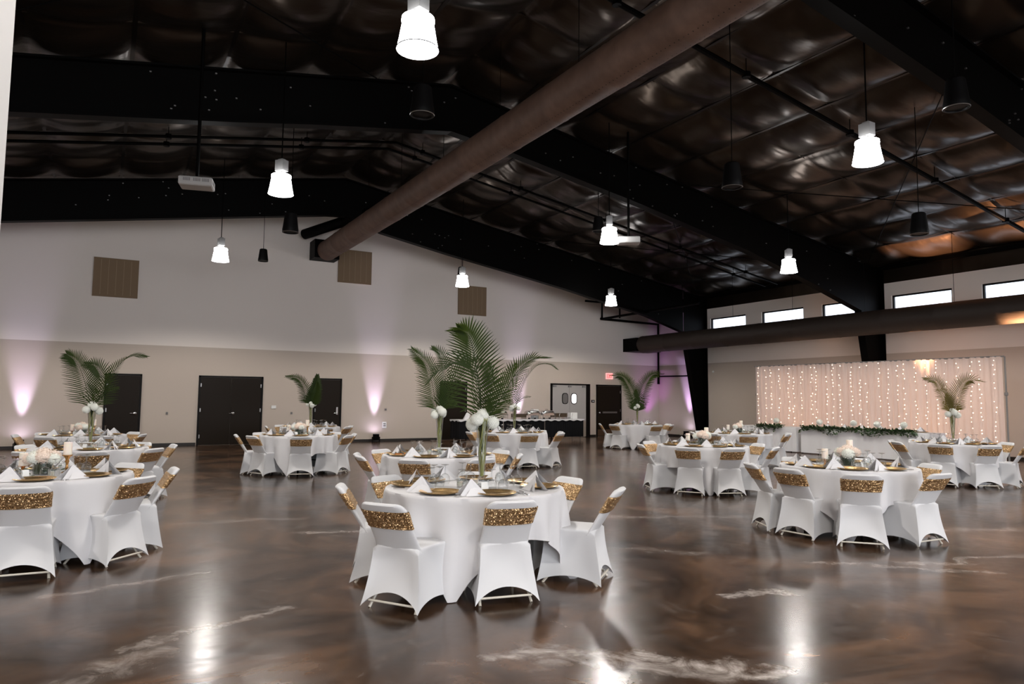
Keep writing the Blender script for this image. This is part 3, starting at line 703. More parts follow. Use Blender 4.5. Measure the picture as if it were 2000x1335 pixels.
def make_fork():
    b = MB(); b.box(-.004, .004, -.10, .03, .003, .006).box(-.011, .011, .03, .05, .002, .005)
    for k in range(4): b.box(-.011 + k*.0063, -.008 + k*.0063, .05, .09, .002, .005)
    return tag(b.build('fork', 'silver'), cat='cutlery')
def make_knife():
    b = MB(); b.box(-.005, .005, -.10, .0, .002, .007).prism_y([(-.0015, .001), (.0015, .001), (.0015, .016), (-.0015, .016)], 0, .11)
    return tag(b.build('knife', 'silver'), cat='cutlery')
class Solo(Kind):
    pass
K_charger = Kind(make_charger, 'gold charger plates'); K_napkin = Kind(make_napkin, 'folded white napkins')
K_goblet = Kind(make_goblet, 'upturned goblets'); K_fork = Kind(make_fork, 'forks'); K_knife = Kind(make_knife, 'knives')
def make_votive():
    t = thing('votive_holder', '', 'candle holder')
    MB().lathe([(1e-4, .003), (.026, .003), (.028, 0), (.031, .065), (.029, .065), (.026, .006)], 20, cap=False).build('glass_cup', 'glass', t, smooth=True)
    MB().lathe([(1e-4, .005), (.024, .005), (.025, .045), (1e-4, .045)], 16, cap=False).build('wax', 'wax', t, smooth=True)
    return t
K_votive = Kind(make_votive, 'small votive candles')
def make_tent():
    return tag(MB().add([(-.03, -.022, 0), (.03, -.022, 0), (.03, 0, .07), (-.03, 0, .07), (-.03, .022, 0), (.03, .022, 0)], [(0, 1, 2, 3), (3, 2, 5, 4)]).build('tent_card', 'paper'), cat='card')
K_tent = Kind(make_tent, 'white tent cards')

# ------------------------------------------------------------------ flowers and palms
def bloom_mb(r, seed, npet=190):
    rnd = random.Random(seed); b = MB().ball((0, 0, 0), r*.92, 14, 10, .86)
    for i in range(npet):
        z = 1 - 2*(i + .5)/npet; a = i*2.39996; q = math.sqrt(1 - z*z); n_ = Vector((q*math.cos(a), q*math.sin(a), z*.85)).normalized()
        t1 = n_.cross(Vector((0.3, 0.2, 1))).normalized(); t2 = n_.cross(t1); rot = rnd.uniform(0, 1.57); c = n_ * r * rnd.uniform(.92, 1.0)
        for k in range(4):
            w = rot + k*math.pi/2; d = t1*math.cos(w) + t2*math.sin(w); e = n_.cross(d); s_ = r*.15
            b.add([c, c + d*s_*.6 + e*s_*.55 + n_*s_*.22, c + d*s_*1.1 + n_*s_*.12, c + d*s_*.6 - e*s_*.55 + n_*s_*.22], [(0, 1, 2, 3)])
    return b
def frond_mb(pts, leaf, side_hint, n=34, up=.25, seed=0, wid=.013, both=True, droop=.06, a0=68, a1=28, t0=.24):
    """pts: control points of the rachis; leaflets leave it on both sides"""
    rnd = random.Random(seed); P = [Vector(p) for p in pts]; b = MB()
    def cat(t):
        m = len(P) - 1; i = min(int(t*m), m - 1); u = t*m - i
        p0 = P[i-1] if i > 0 else P[0]*2 - P[1]; p1, p2 = P[i], P[i+1]; p3 = P[i+2] if i + 2 <= m else P[m]*2 - P[m-1]
        return .5*((2*p1) + (p2 - p0)*u + (2*p0 - 5*p1 + 4*p2 - p3)*u*u + (3*p1 - p0 - 3*p2 + p3)*u**3)
    ctr = [cat(i/24) for i in range(25)]
    b.tube(ctr, [lerp(.0055, .0015, i/24) for i in range(25)], 6)
    L = sum((ctr[i+1] - ctr[i]).length for i in range(24))
    for i in range(n):
        t = t0 + (.99 - t0) * i/(n - 1); p = cat(t); T = (cat(min(1, t + .02)) - cat(max(0, t - .02))).normalized()
        S = (side_hint - T * side_hint.dot(T)).normalized(); U = S.cross(T)
        if U.z < 0: U = -U
        prof = math.sin(math.pi * min(1, (t + .12) / 1.08) ** .8) ** .65; ll = leaf * (.30 + .80*prof) * rnd.uniform(.92, 1.06)
        ang = R(lerp(a0, a1, t))
        for sg in (-1, 1):
            if not both and sg < 0: continue
            d = (T*math.cos(ang) + S*sg*math.sin(ang) + U*up).normalized(); wv = T - d*T.dot(d)
            if wv.length < .05: wv = U.copy()
            wv.normalize(); vs = []; fs = []
            for k in range(5):
                u = k/4; q = p + d*ll*u + Vector((0, 0, -droop*u*u*ll*4*(.6 + .4*rnd.random()))); w_ = wid * [.35, 1.0, .9, .6, .08][k]
                vs += [q - wv*w_*.5, q + U*w_*.15, q + wv*w_*.5]
            for k in range(4): fs += [(3*k, 3*k+1, 3*k+4, 3*k+3), (3*k+1, 3*k+2, 3*k+5, 3*k+4)]
            b.add(vs, fs)
    return b
BL = [bloom_mb(.060, s) for s in (1, 2)]
BL_ME = []
def mesh_only(mb, mm, name):
    o = mb.build(name, mm, smooth=False); me = o.data; bpy.data.objects.remove(o); return me
BL_ME = [mesh_only(BL[0], 'petal', 'hydrangea'), mesh_only(BL[1], 'petal', 'hydrangea')]
ROSE_ME = [mesh_only(bloom_mb(.05, 5, 90), 'blush', 'rose'), mesh_only(bloom_mb(.05, 6, 90), 'petal', 'rose')]
def put_mesh(me, name, parent, loc, s=1.0, rz=0):
    o = bpy.data.objects.new(name, me); COL.objects.link(o); o.parent = parent; o.location = loc; o.scale = (s, s, s); o.rotation_euler[2] = rz; return o
def palm_vase(loc, fronds, lab, seed, vs=1.0, palm='palm'):
    t = thing('palm_centerpiece', lab, 'centerpiece', loc, 0, 'tall palm centerpieces')
    H = .56 * vs; rnd = random.Random(seed)
    MB().lathe([(1e-4, .0), (.062, 0), (.060, .008), (.022, .03), (.026, .08), (.034, .25), (.046, .42), (.062, H), (.060, H), (.044, .42), (.031, .25), (.022, .09), (1e-4, .06)], 32, cap=False).build('trumpet_vase', 'glass', t, smooth=True)
    st = MB()
    for k in range(13):
        a = rnd.uniform(0, 6.28); b_ = a + rnd.uniform(2, 4)
        st.tube([(.012*math.cos(a), .012*math.sin(a), .09), (.031*math.cos(a + 1), .031*math.sin(a + 1), H*.5), (.050*math.cos(b_), .050*math.sin(b_), H + .03)], .0036, 5)
    st.build('stems', 'stem', t, smooth=True)
    for k in range(5 if vs >= 1 else 4):
        a = k*1.31 + seed; rr = .088 if k else .0
        put_mesh(BL_ME[k % 2], 'hydrangea', t, (rr*math.cos(a), rr*math.sin(a), H + [.05, -.012, .022, -.03, .015][k]), rnd.uniform(.85, 1.05), a)
    inward = _f.copy(); inward.z = 0; inward.normalize()
    for k, fr in enumerate(fronds):
        pts = [(0, 0, H*.55)] + [tuple(CR*du + inward*dd + Vector((0, 0, H + dz))) for du, dz, dd in fr['p']]
        hint = CR if not fr.get('edge') else (inward*.8 + CR*.3 + Vector((0, 0, .4)))
        if 'hint' in fr: hint = CR*fr['hint'][0] + Vector((0, 0, fr['hint'][1])) + inward*fr['hint'][2]
        n = fr.get('n', 34)
        frond_mb(pts, fr.get('leaf', .24), hint, n, seed=seed*10 + k, up=fr.get('up', .2), droop=fr.get('droop', .05), wid=fr.get('wid', .012), a0=fr.get('a0', 68), a1=fr.get('a1', 30), t0=fr.get('t0', .24)).build('palm_frond', palm, t)
    return t
def low_centre(loc, lab, seed, far=False):
    t = thing('flower_centerpiece', lab, 'centerpiece', loc, R(seed*37), 'low flower centerpieces'); rnd = random.Random(seed)
    MB().lathe([(1e-4, .0), (.062, 0), (.065, .004), (.065, .118), (.062, .118), (.060, .006), (1e-4, .005)], 28, cap=False).build('glass_cylinder', 'glass', t, smooth=True)
    lf = MB(); n = 48
    lf.lathe([(.057, .006), (.0595, .06), (.0585, .108)], n, cap=False); lf.build('leaf_lining', 'dark_leaf', t, smooth=True)
    pts = [(0, 0, .175, 0), (.055, .02, .155, 0), (-.05, .03, .155, 1), (.01, -.06, .15, 0), (-.045, -.045, .14, 1), (.07, -.05, .135, 1), (.02, .07, .14, 0), (-.085, .0, .13, 0)]
    for k, (x, y, z, c) in enumerate(pts[:8 if not far else 6]): put_mesh(ROSE_ME[c], 'rose', t, (x, y, z), rnd.uniform(.95, 1.2), k)
    g = MB()
    for k in range(34):
        a = rnd.uniform(0, 6.28); r1 = rnd.uniform(.07, .17); z = rnd.uniform(.008, .05); c = Vector((r1*math.cos(a), r1*math.sin(a), z)); d = Vector((math.cos(a), math.sin(a), rnd.uniform(-.1, .6))).normalized(); e = d.cross(Vector((0, 0, 1))).normalized(); l = .045
        g.add([c, c + d*l*.5 + e*l*.28, c + d*l, c + d*l*.5 - e*l*.28], [(0, 1, 2, 3)])
    g.build('greenery', 'garland', t)
    t.scale = (1.3, 1.3, 1.12)
    return t
def make_holder():
    t = thing('candle_holder', '', 'candle holder')
    MB().lathe([(1e-4, 0), (.045, 0), (.045, .006), (.016, .014), (.011, .03), (.018, .045), (.011, .06), (.013, .09), (.020, .11), (.014, .125), (.026, .15), (.045, .165), (.046, .172), (1e-4, .172)], 24, cap=False).build('holder_body', 'copper', t, smooth=True)
    return t
K_holder = Kind(make_holder, 'copper candle holders')
def make_candle():
    t = thing('pillar_candle', '', 'candle')
    MB().lathe([(1e-4, 0), (.036, 0), (.037, .004), (.037, .118), (.034, .122), (.02, .117), (1e-4, .116)], 24, cap=False).build('wax_pillar', 'wax', t, smooth=True)
    MB().tube([(0, 0, .115), (.002, 0, .13)], .0012, 5).build('wick', 'label', t)
    return t
K_candle = Kind(make_candle, 'ivory pillar candles')

# ------------------------------------------------------------------ the tables of the hall
ZC = .756
T = {
 'T1': dict(c=(2.83, 5.55), rot=-83, name='central front palm table', palm=1, ch=[(-147, 1.30, 0), (-101, 1.02, 0), (-34, 1.24, -15), (6, 1.08, 0), (62, 1.08, 0), (114, 1.1, 0), (152, 1.14, 8)]),
 'T2': dict(c=(4.02, 8.97), rot=20, name='second central palm table', palm=1, ch=[(-131, 1.08, 0), (-84, 1.08, 0), (-30, 1.1, 0), (10, 1.1, 0), (60, 1.1, 0), (116, 1.1, 0), (156, 1.1, 0), (-176, 1.12, -8)]),
 'T7': dict(c=(8.38, 14.45), rot=-65, name='palm table before the buffet', palm=1, ch=[(-101, 1.08, 0), (-150, 1.1, 0), (-18, 1.12, 0), (24, 1.1, 0), (62, 1.1, 0), (120, 1.12, 0), (172, 1.12, 0), (-58, 1.2, 0)]),
 'T5': dict(c=(-.11, 12.1), rot=10, name='left side palm table', palm=1, ch=[(-133, 1.1, 0), (-88, 1.1, 0), (-43, 1.1, 0), (6, 1.12, 0), (50, 1.1, 0), (96, 1.1, 0), (140, 1.1, 0)]),
 'T3': dict(c=(3.53, 14.84), rot=-72, name='center left candle table', palm=0, ch=[(-156, 1.1, 0), (-101, 1.08, 0), (-44, 1.12, 0), (-8, 1.12, 0), (34, 1.1, 0), (78, 1.1, 0), (124, 1.1, 0), (170, 1.2, 0)]),
 'T3b': dict(c=(4.82, 19.06), rot=0, name='far palm table by door', palm=1, ch=[(-130, 1.1, 0), (-84, 1.1, 0), (-45, 1.1, 0), (0, 1.1, 0), (45, 1.1, 0), (123, 1.1, 0), (170, 1.1, 0)]),
 'T8': dict(c=(15.01, 17.98), rot=-94, name='corner palm table', palm=1, ch=[(-172, 1.12, 0), (-96, 1.1, 0), (-55, 1.12, 0), (-12, 1.12, 0), (34, 1.1, 0), (80, 1.1, 0), (146, 1.2, 0)]),
 'T12': dict(c=(14.25, 7.73), rot=14, name='palm table by the curtain', palm=1, ch=[(-163, 1.1, 0), (-120, 1.1, 0), (-72, 1.16, 0), (-25, 1.1, 0), (20, 1.1, 0), (65, 1.1, 0), (108, 1.1, 0), (150, 1.1, 0)]),
 'T4': dict(c=(-.45, 8.15), rot=-105, name='left front candle table', palm=0, ch=[(-93, 1.18, 0), (-44, 1.12, 0), (2, 1.14, 0), (46, 1.1, 0), (90, 1.1, 0), (135, 1.1, 0), (178, 1.1, 0), (-138, 1.1, 0)]),
 'T6': dict(c=(-.29, 16.17), rot=5, name='left rear candle table', palm=0, ch=[(-121, 1.1, 0), (-72, 1.1, 0), (-20, 1.1, 0), (34, 1.1, 0), (80, 1.1, 0), (128, 1.1, 0), (172, 1.1, 0)]),
 'T9': dict(c=(9.05, 9.11), rot=-82, name='middle right candle table', palm=0, ch=[(-148, 1.08, 0), (-108, 1.08, 0), (-62, 1.22, 0), (-14, 1.12, 0), (26, 1.1, 0), (66, 1.1, 0), (106, 1.1, 0), (160, 1.12, -6)]),
 'T10': dict(c=(13.35, 12.24), rot=8, name='candle table by head table', palm=0, ch=[(-126, 1.1, 0), (-62, 1.12, 0), (-30, 1.2, 0), (14, 1.1, 0), (58, 1.1, 0), (102, 1.1, 0), (146, 1.1, 0), (-170, 1.1, 0)]),
 'T11': dict(c=(7.77, 5.45), rot=-100, name='right front candle table', palm=0, ch=[(-178, 1.13, 0), (-139, 1.26, 0), (-93, 1.13, 0), (-22, 1.1, 0), (28, 1.1, 0), (72, 1.1, 0), (146, 1.16, 6)]),
}
WORDS = ['near', 'near right', 'right', 'far right', 'far', 'far left', 'left', 'near left']
def slots(c, angs):
    cam = math.degrees(math.atan2(-c[1], -c[0])); used = {}; out = []
    for a in angs:
        d = ((a - cam) % 360) / 45; best = sorted(range(8), key=lambda s: min(abs(d - s), 8 - abs(d - s)))
        for s in best:
            if s not in used: used[s] = 1; out.append(WORDS[s]); break
    return out
CAMD = {k: math.hypot(*v['c']) for k, v in T.items()}
for key, t in T.items():
    cx, cy = t['c']; nm = t['name']; depth = cx*.5 + cy*.866; rnd = random.Random(sum(map(ord, key)))
    K_table.put((cx, cy, 0), R(t['rot'] + 20), 'round folding table under the white cloth, ' + nm)
    o = cloth_mesh(sum(map(ord, key)) * 3).build('tablecloth', 'cloth', smooth=True, angle=70, loc=(cx, cy, 0), rz=R(t['rot'] + 0))
    tag(o, 'white square tablecloth draped over the ' + nm, 'tablecloth', 'white tablecloths')
    ws = slots(t['c'], [a for a, _, _ in t['ch']])
    for (a, rad, tw), w in zip(t['ch'], ws):
        # rad: distance of the top of the backrest from the table centre
        ro = rad - .37; ar = R(a)
        K_chair.put((cx + math.cos(ar)*ro, cy + math.sin(ar)*ro, 0), ar + math.pi/2 + R(tw), 'white folding chair, gold sash, %s seat of the %s' % (w, nm), 'covered folding chairs')
    near = depth < 15.5
    for (a, rad, tw), w in zip(t['ch'], ws):
        ar = R(a + rnd.uniform(-2, 2)); ca, sa = math.cos(ar), math.sin(ar)
        P_ = lambda rr, tt: (cx + ca*rr - sa*tt, cy + sa*rr + ca*tt, ZC)
        # seated person looks inward; their left is the clockwise side of the table angle
        K_charger.put(P_(.555, 0), 0, 'round gold charger plate at the %s place of the %s' % (w, nm), 'gold charger plates')
        K_napkin.put(P_(.53, -.19 + rnd.uniform(-.015, .015)), ar + math.pi/2 + rnd.uniform(-.5, .5), 'white folded napkin standing at the %s place of the %s' % (w, nm), 'folded white napkins')
        K_goblet.put(P_(.36, .13), 0, 'clear upturned goblet at the %s place of the %s' % (w, nm), 'upturned goblets')
        if depth < 20: K_goblet.put(P_(.30, .05), 0, 'second clear upturned goblet at the %s place of the %s' % (w, nm), 'upturned goblets')
        if depth < 11:
            K_fork.put((*P_(.57, .205)[:2], ZC), ar + math.pi/2, 'silver fork at the %s place of the %s' % (w, nm), 'forks')
            K_knife.put((*P_(.57, .235)[:2], ZC), ar + math.pi/2, 'silver knife at the %s place of the %s' % (w, nm), 'knives')
    if t['palm']:
        for j, (a, w) in enumerate(((-75, 'right of'), (165, 'left of'), (60, 'behind'))[:3 if near else 2]):
            K_votive.put((cx + .13*math.cos(R(a)), cy + .13*math.sin(R(a)), ZC), 0, 'small votive candle %s the vase on the %s' % (w, nm))
        if near: K_tent.put((cx - .06, cy - .30, ZC), R(150), 'small white tent card on the ' + nm)
    else:
        low_centre((cx, cy, ZC), 'low blush and white flowers in a leaf lined glass, ' + nm, sum(map(ord, key)), not near)
        for j, (dx, dy, w) in enumerate(((.19, .10, 'right of'), (-.17, .18, 'left behind'))):
            hs = 1.0 if j == 0 else .42
            K_holder.put((cx + dx, cy + dy, ZC), 0, 'copper gold candle holder %s the flowers, %s' % (w, nm)).scale = (1, 1, hs)
            K_candle.put((cx + dx, cy + dy, ZC + .172*hs), 0, 'ivory pillar candle %s the flowers, %s' % (w, nm))
        K_votive.put((cx + .08, cy - .22, ZC), 0, 'small votive candle before the flowers, ' + nm)
        if near: K_tent.put((cx - .12, cy - .26, ZC), R(20), 'small white tent card on the ' + nm)

F = {
 'T1': [dict(p=[(-.01, .0, 0), (-.04, .32, .02), (-.08, .56, .03), (-.13, .74, .0), (-.22, .80, -.08)], leaf=.30, hint=(1, .1, 0), n=36, wid=.017, a0=72, up=.12),
        dict(p=[(.03, .0, 0), (.10, .10, -.02), (.20, .27, -.04), (.30, .43, -.08), (.42, .53, -.12), (.56, .54, -.16)], leaf=.21, hint=(.75, .1, .6), n=42, wid=.013),
        dict(p=[(-.03, .0, 0), (-.02, .20, .1), (-.06, .42, .16), (-.20, .53, .2), (-.38, .47, .2), (-.50, .33, .2)], leaf=.22, hint=(.3, .6, .6), n=36, wid=.014),
        dict(p=[(-.02, 0, 0), (-.10, .06, -.05), (-.20, .13, -.08), (-.27, .17, -.1)], leaf=.05, hint=(0, 1, 0), n=5),
        dict(p=[(.02, .0, 0), (.05, .16, .12), (.07, .34, .2), (.03, .50, .28)], leaf=.20, hint=(1, 0, .3), n=26, wid=.014)],
 'T2': [dict(p=[(-.02, 0, 0), (-.07, .20, 0), (-.12, .45, -.03), (-.20, .68, -.08), (-.38, .86, -.15)], leaf=.27, hint=(1, .1, .2), n=40, wid=.016),
        dict(p=[(.02, 0, 0), (.05, .25, .1), (.05, .55, .18), (-.02, .8, .2), (-.14, .9, .2)], leaf=.24, hint=(.7, .2, .7), n=36, wid=.015),
        dict(p=[(.02, 0, 0), (.12, .22, 0), (.22, .48, 0), (.36, .68, -.05), (.55, .74, -.1)], leaf=.24, hint=(.8, .1, .5), n=36, wid=.015)],
 'T7': [dict(p=[(-.02, 0, 0), (-.06, .3, 0), (-.10, .6, 0), (-.08, .85, -.05), (.04, 1.02, -.1)], leaf=.30, hint=(1, .1, .2), n=34, wid=.016),
        dict(p=[(.02, 0, 0), (.11, .31, 0), (.26, .70, -.05), (.50, .98, -.1), (.78, 1.02, -.15), (.98, .90, -.2)], leaf=.24, hint=(.5, .1, .9), n=40, wid=.015),
        dict(p=[(-.02, 0, 0), (-.12, .12, -.1), (-.24, .3, -.15), (-.34, .5, -.2)], leaf=.14, hint=(1, .2, .2), n=16),
        dict(p=[(.0, 0, 0), (.1, .15, -.2), (.22, .24, -.3), (.36, .26, -.4)], leaf=.12, hint=(.5, .6, .4), n=14)],
 'T5': [dict(p=[(-.02, 0, 0), (-.09, .26, 0), (-.18, .52, 0), (-.28, .70, 0), (-.42, .80, 0)], leaf=.30, hint=(.8, .5, .3), n=36, wid=.016),
        dict(p=[(.0, 0, 0), (.05, .22, .06), (.06, .46, .1), (-.04, .62, .1), (-.20, .66, .1)], leaf=.27, hint=(.8, .2, .5), n=34, wid=.017),
        dict(p=[(.02, 0, 0), (.12, .22, 0), (.24, .46, 0), (.38, .66, -.02), (.56, .77, -.04), (.78, .76, -.05)], leaf=.22, hint=(.35, .5, .8), n=38, wid=.015),
        dict(p=[(.01, 0, 0), (.10, .14, .0), (.22, .26, .0), (.36, .30, .0)], leaf=.16, hint=(.4, .7, .3), n=16)],
 'T3b': [dict(p=[(-.02, 0, 0), (-.10, .22, 0), (-.20, .50, 0), (-.38, .70, 0), (-.68, .75, 0)], leaf=.26, hint=(.8, .3, .3), n=30, wid=.026),
        dict(p=[(.01, 0, 0), (.06, .25, 0), (.10, .5, .05), (.12, .80, .1)], leaf=.26, hint=(1, 0, .3), n=40, wid=.030),
        dict(p=[(.01, 0, 0), (.10, .2, -.1), (.16, .4, -.15), (.2, .6, -.2)], leaf=.2, hint=(1, 0, -.5), n=30, wid=.028)],
 'T8': [dict(p=[(-.02, 0, 0), (-.12, .35, 0), (-.28, .70, 0), (-.50, .97, 0), (-.85, 1.0, 0)], leaf=.36, hint=(1, 0, .12), n=48, wid=.028, t0=.1),
        dict(p=[(.02, 0, 0), (.12, .35, 0), (.27, .75, 0), (.50, 1.03, 0), (.82, 1.06, 0)], leaf=.36, hint=(1, 0, .12), n=48, wid=.028, t0=.1),
        dict(p=[(.0, 0, 0), (.0, .3, .1), (-.02, .42, .2), (.0, .55, .2)], leaf=.15, hint=(1, 0, .2), n=24, wid=.028)],
 'T12': [dict(p=[(-.02, 0, 0), (-.08, .18, 0), (-.19, .42, 0), (-.31, .62, 0), (-.52, .66, 0)], leaf=.26, hint=(1, .1, .2), n=36, wid=.017),
        dict(p=[(.02, 0, 0), (.08, .18, 0), (.18, .46, 0), (.34, .64, 0), (.62, .62, 0)], leaf=.30, hint=(1, -.1, .2), n=38, wid=.017),
        dict(p=[(-.02, 0, 0), (-.05, .17, -.1), (-.15, .36, -.15), (-.28, .45, -.2), (-.44, .45, -.25)], leaf=.10, hint=(.5, .7, .2), n=20),
        dict(p=[(.0, 0, 0), (-.01, .14, .1), (.0, .26, .15), (.02, .38, .2)], leaf=.14, hint=(1, 0, .2), n=22, wid=.018)],
}
PL = {'T1': 'tall palm fronds and white hydrangeas in a clear vase, nearest and tallest', 'T2': 'palm and white hydrangea vase just left behind the tallest one', 'T7': 'dark palm and white flower vase standing before the buffet',
      'T5': 'palm vase on the left, before the leftmost dark door', 'T3b': 'small distant palm vase before the single dark door', 'T8': 'dark V shaped palm vase in the far right corner', 'T12': 'palm vase before the lit curtain, leaves coloured golden as backlit'}
for k, fr in F.items():
    cx, cy = T[k]['c']
    if k == 'T1': cx, cy = 2.87, 5.50
    palm_vase((cx, cy, ZC), fr, PL[k], len(k) * 3 + ord(k[1]), 1.0, 'palm_backlit' if k == 'T12' else 'palm')

# ------------------------------------------------------------------ curtain backdrop with fairy lights
BX0, BY0, BX1, BY1, BH = 20.0, 17.3, 20.28, 9.62, 2.74
BX0, BX1 = 19.75, 20.12
def backdrop():
    t = thing('curtain_backdrop', 'wide white sheer curtain on a pipe frame, glowing with fairy lights', 'curtain', (0, 0, 0))
    n = 3
    for j in range(4):
        a, b_ = j / 4, (j + 1) / 4; rows = []; nn = 150
        for i in range(9):
            v = i / 8; row = []
            for k in range(nn + 1):
                u = a + (b_ - a) * k / nn * .998; X = lerp(BX0, BX1, u); Y = lerp(BY0, BY1, u); s = u * 44
                amp = .045 * (.35 + .65*v); w = math.sin(2*math.pi*s + .8*math.sin(s*.9)) * amp + .012*math.sin(s*2.3)
                row.append((X + w, Y, lerp(BH, .03, v)))
            rows.append(row)
        MB().loft(rows, cap=False, closed=False).build('sheer_panel', 'sheer', t, smooth='full')
    MB().tube([(BX0 + .02, BY0 + .05, BH), (BX1 + .02, BY1 - .05, BH)], .02, 8).build('top_pipe', 'ballast', t, smooth=True)
    for X, Y in ((BX0 + .06, BY0 + .02), (BX1 + .06, BY1 - .04)):
        MB().tube([(X, Y, 0), (X, Y, BH)], .022, 8).lathe([(1e-4, 0), (.22, 0), (.22, .012), (1e-4, .014)], 20, (X, Y, 0)).lathe([(.03, 1.72), (.045, 1.74), (.045, 1.80), (.03, 1.82)], 12, (X, Y, 0)).build('upright', 'ballast', t, smooth=True)
backdrop()
rnd = random.Random(4)
NS = 27
for k in range(NS):
    u = (k + .7 + rnd.uniform(-.25, .25)) / (NS + .4); X = lerp(BX0, BX1, u) - .075; Y = lerp(BY0, BY1, u)
    t = thing('fairy_light_string', 'warm fairy light string on the curtain, number %s from its left end' % ['one', 'two', 'three', 'four', 'five', 'six', 'seven', 'eight', 'nine', 'ten', 'eleven', 'twelve', 'thirteen', 'fourteen', 'fifteen', 'sixteen', 'seventeen', 'eighteen', 'nineteen', 'twenty', 'twenty-one', 'twenty-two', 'twenty-three', 'twenty-four', 'twenty-five', 'twenty-six', 'twenty-seven'][k], 'light string', (X, Y, 0), 0, 'fairy light strings on the curtain')
    z = BH - rnd.uniform(.05, .16); pts = []; b = MB()
    while z > .5:
        p = (rnd.uniform(-.02, .0), rnd.uniform(-.035, .035), z); pts.append(p)
        if rnd.random() < .80:
            r_ = rnd.uniform(.005, .0085); b.ball((p[0], p[1], z), r_, 6, 4)
        z -= rnd.uniform(.08, .17)
    MB().tube(pts, .0012, 4).build('wire', 'ballast', t); tag(b.build('bulb', 'fairy', t), kind='stuff')
for u in (.1, .3, .5, .7, .9):
    light('fairy_glow', 'AREA', (lerp(BX0, BX1, u) + .30, lerp(BY0, BY1, u), 1.4), 2.2, (1.0, .66, .50), aim=(-1, 0, 0), shape='RECTANGLE', size=1.5, size_y=2.4)

# ------------------------------------------------------------------ head table
def head_table(y0, y1, lab, clab):
    x0, x1 = 18.15, 18.9
    t = thing('rectangular_table', lab, 'table', ((x0+x1)/2, (y0+y1)/2, 0), 0, 'head tables')
    hx, hy = (x1-x0)/2, (y1-y0)/2
    MB().box(-hx, hx, -hy, hy, .72, .745).build('tabletop', mat('plywood_rect', (.25, .16, .09), .5), t)
    for s in (-1, 1): MB().tube([(-hx*.7, s*hy*.75, 0), (-hx*.7, s*hy*.78, .71), (hx*.7, s*hy*.78, .71), (hx*.7, s*hy*.75, 0)], .014, 8).build('folding_leg', 'black', t)
    b = MB(); per = []; nn = 60
    cor = [(-hx, hy), (-hx, -hy), (hx, -hy), (hx, hy)]
    for i in range(4):
        a, c = cor[i], cor[(i+1) % 4]; m = nn if i % 2 == 0 else 16
        for k in range(m): per.append((lerp(a[0], c[0], k/m), lerp(a[1], c[1], k/m), ))
    rings = [[(p[0]*q, p[1]*q, .752) for p in per] for q in (.01, .97, 1.0)]
    for i in range(1, 9):
        v = i/8; ring = []
        for k, p in enumerate(per):
            w = (math.sin(k*1.25) * .6 + math.sin(k*.53 + 1)*.5) * .022 * v
            ln = math.hypot(p[0], p[1]); sx = 1 if abs(abs(p[0]) - hx) < 1e-6 else 0; sy = 1 if abs(abs(p[1]) - hy) < 1e-6 else 0
            ring.append((p[0] + math.copysign(sx * (.012 + w), p[0]), p[1] + math.copysign(sy*(.012 + w), p[1]), .75 - .72*v))
        rings.append(ring)
    o = b.loft(rings, cap=False).build('table_drape', 'drape', smooth=True, angle=60, loc=t.location); tag(o, clab, 'tablecloth', 'head table drapes')
head_table(14.42, 16.6, 'left head table hidden under its white drape', 'white pleated drape on the left head table before the curtain')
head_table(10.45, 14.22, 'long right head table hidden under its white drape', 'white pleated drape on the long right head table before the curtain')
def garland(y0, y1, lab, seed):
    rnd = random.Random(seed); b = MB(); n = int(abs(y1 - y0) * 420)
    for k in range(n):
        u = rnd.random(); Y = lerp(y0, y1, u); hang = .05 + .14 * abs(math.sin(u*9 + seed)) ** 2
        X = 18.13 + rnd.uniform(-.03, .10); z = .775 - (rnd.random() ** 1.5) * (hang if X < 18.15 else 0) + rnd.uniform(-.01, .03)
        if X < 18.15: X -= .03
        c = Vector((X, Y, z)); d = Vector((rnd.uniform(-1, .3), rnd.uniform(-1, 1), rnd.uniform(-.5, .5))).normalized(); e = d.cross(Vector((rnd.uniform(-1, 1), .3, 1))).normalized(); l = rnd.uniform(.06, .13)
        b.add([c, c + d*l*.5 + e*l*.22, c + d*l, c + d*l*.5 - e*l*.22], [(0, 1, 2, 3)])
    b.tube([(18.16, y0, .765), (18.16, (y0+y1)/2, .765), (18.16, y1, .765)], .006, 6)
    tag(b.build('leaf_garland', 'garland'), lab, 'garland', 'head table garlands')
garland(15.9, 14.9, 'short green leaf garland on the left head table', 1); garland(14.25, 10.75, 'long green leaf garland along the front edge of the right head table', 2)
def make_posy():
    t = thing('bloom_vase', '', 'flower vase')
    MB().lathe([(1e-4, 0), (.028, 0), (.034, .06), (.022, .11), (.026, .12)], 16, cap=False).build('bud_vase', 'glass', t, smooth=True)
    MB().tube([(0, 0, .01), (0, 0, .16)], .004, 5).build('stems', 'stem', t)
    put_mesh(BL_ME[0], 'hydrangea', t, (0, 0, .18), 1.5)
    return t
K = Kind(make_posy, 'white bloom vases on the head tables')
for Y, w in ((15.3, 'on the left head table'), (13.75, 'leftmost on the right head table'), (12.65, 'second from the left on the right head table'), (11.95, 'third from the left on the right head table'), (11.2, 'rightmost on the right head table')):
    K.put((18.35, Y, .756), 0, 'white hydrangea in a small clear vase, ' + w)
for k in range(6):
    Y = 10.9 + k*.55; w = ['first', 'second', 'third', 'fourth', 'fifth', 'sixth'][k]
    K_charger.put((18.62, Y, .756), 0, 'gold charger plate on the head table, %s from the right' % w); K_napkin.put((18.62, Y + .02, .772), R(90), 'folded white napkin on the head table, %s from the right' % w)
    K_votive.put((18.3, Y + .25, .756), 0, 'small votive candle on the head table, %s from the right' % w)

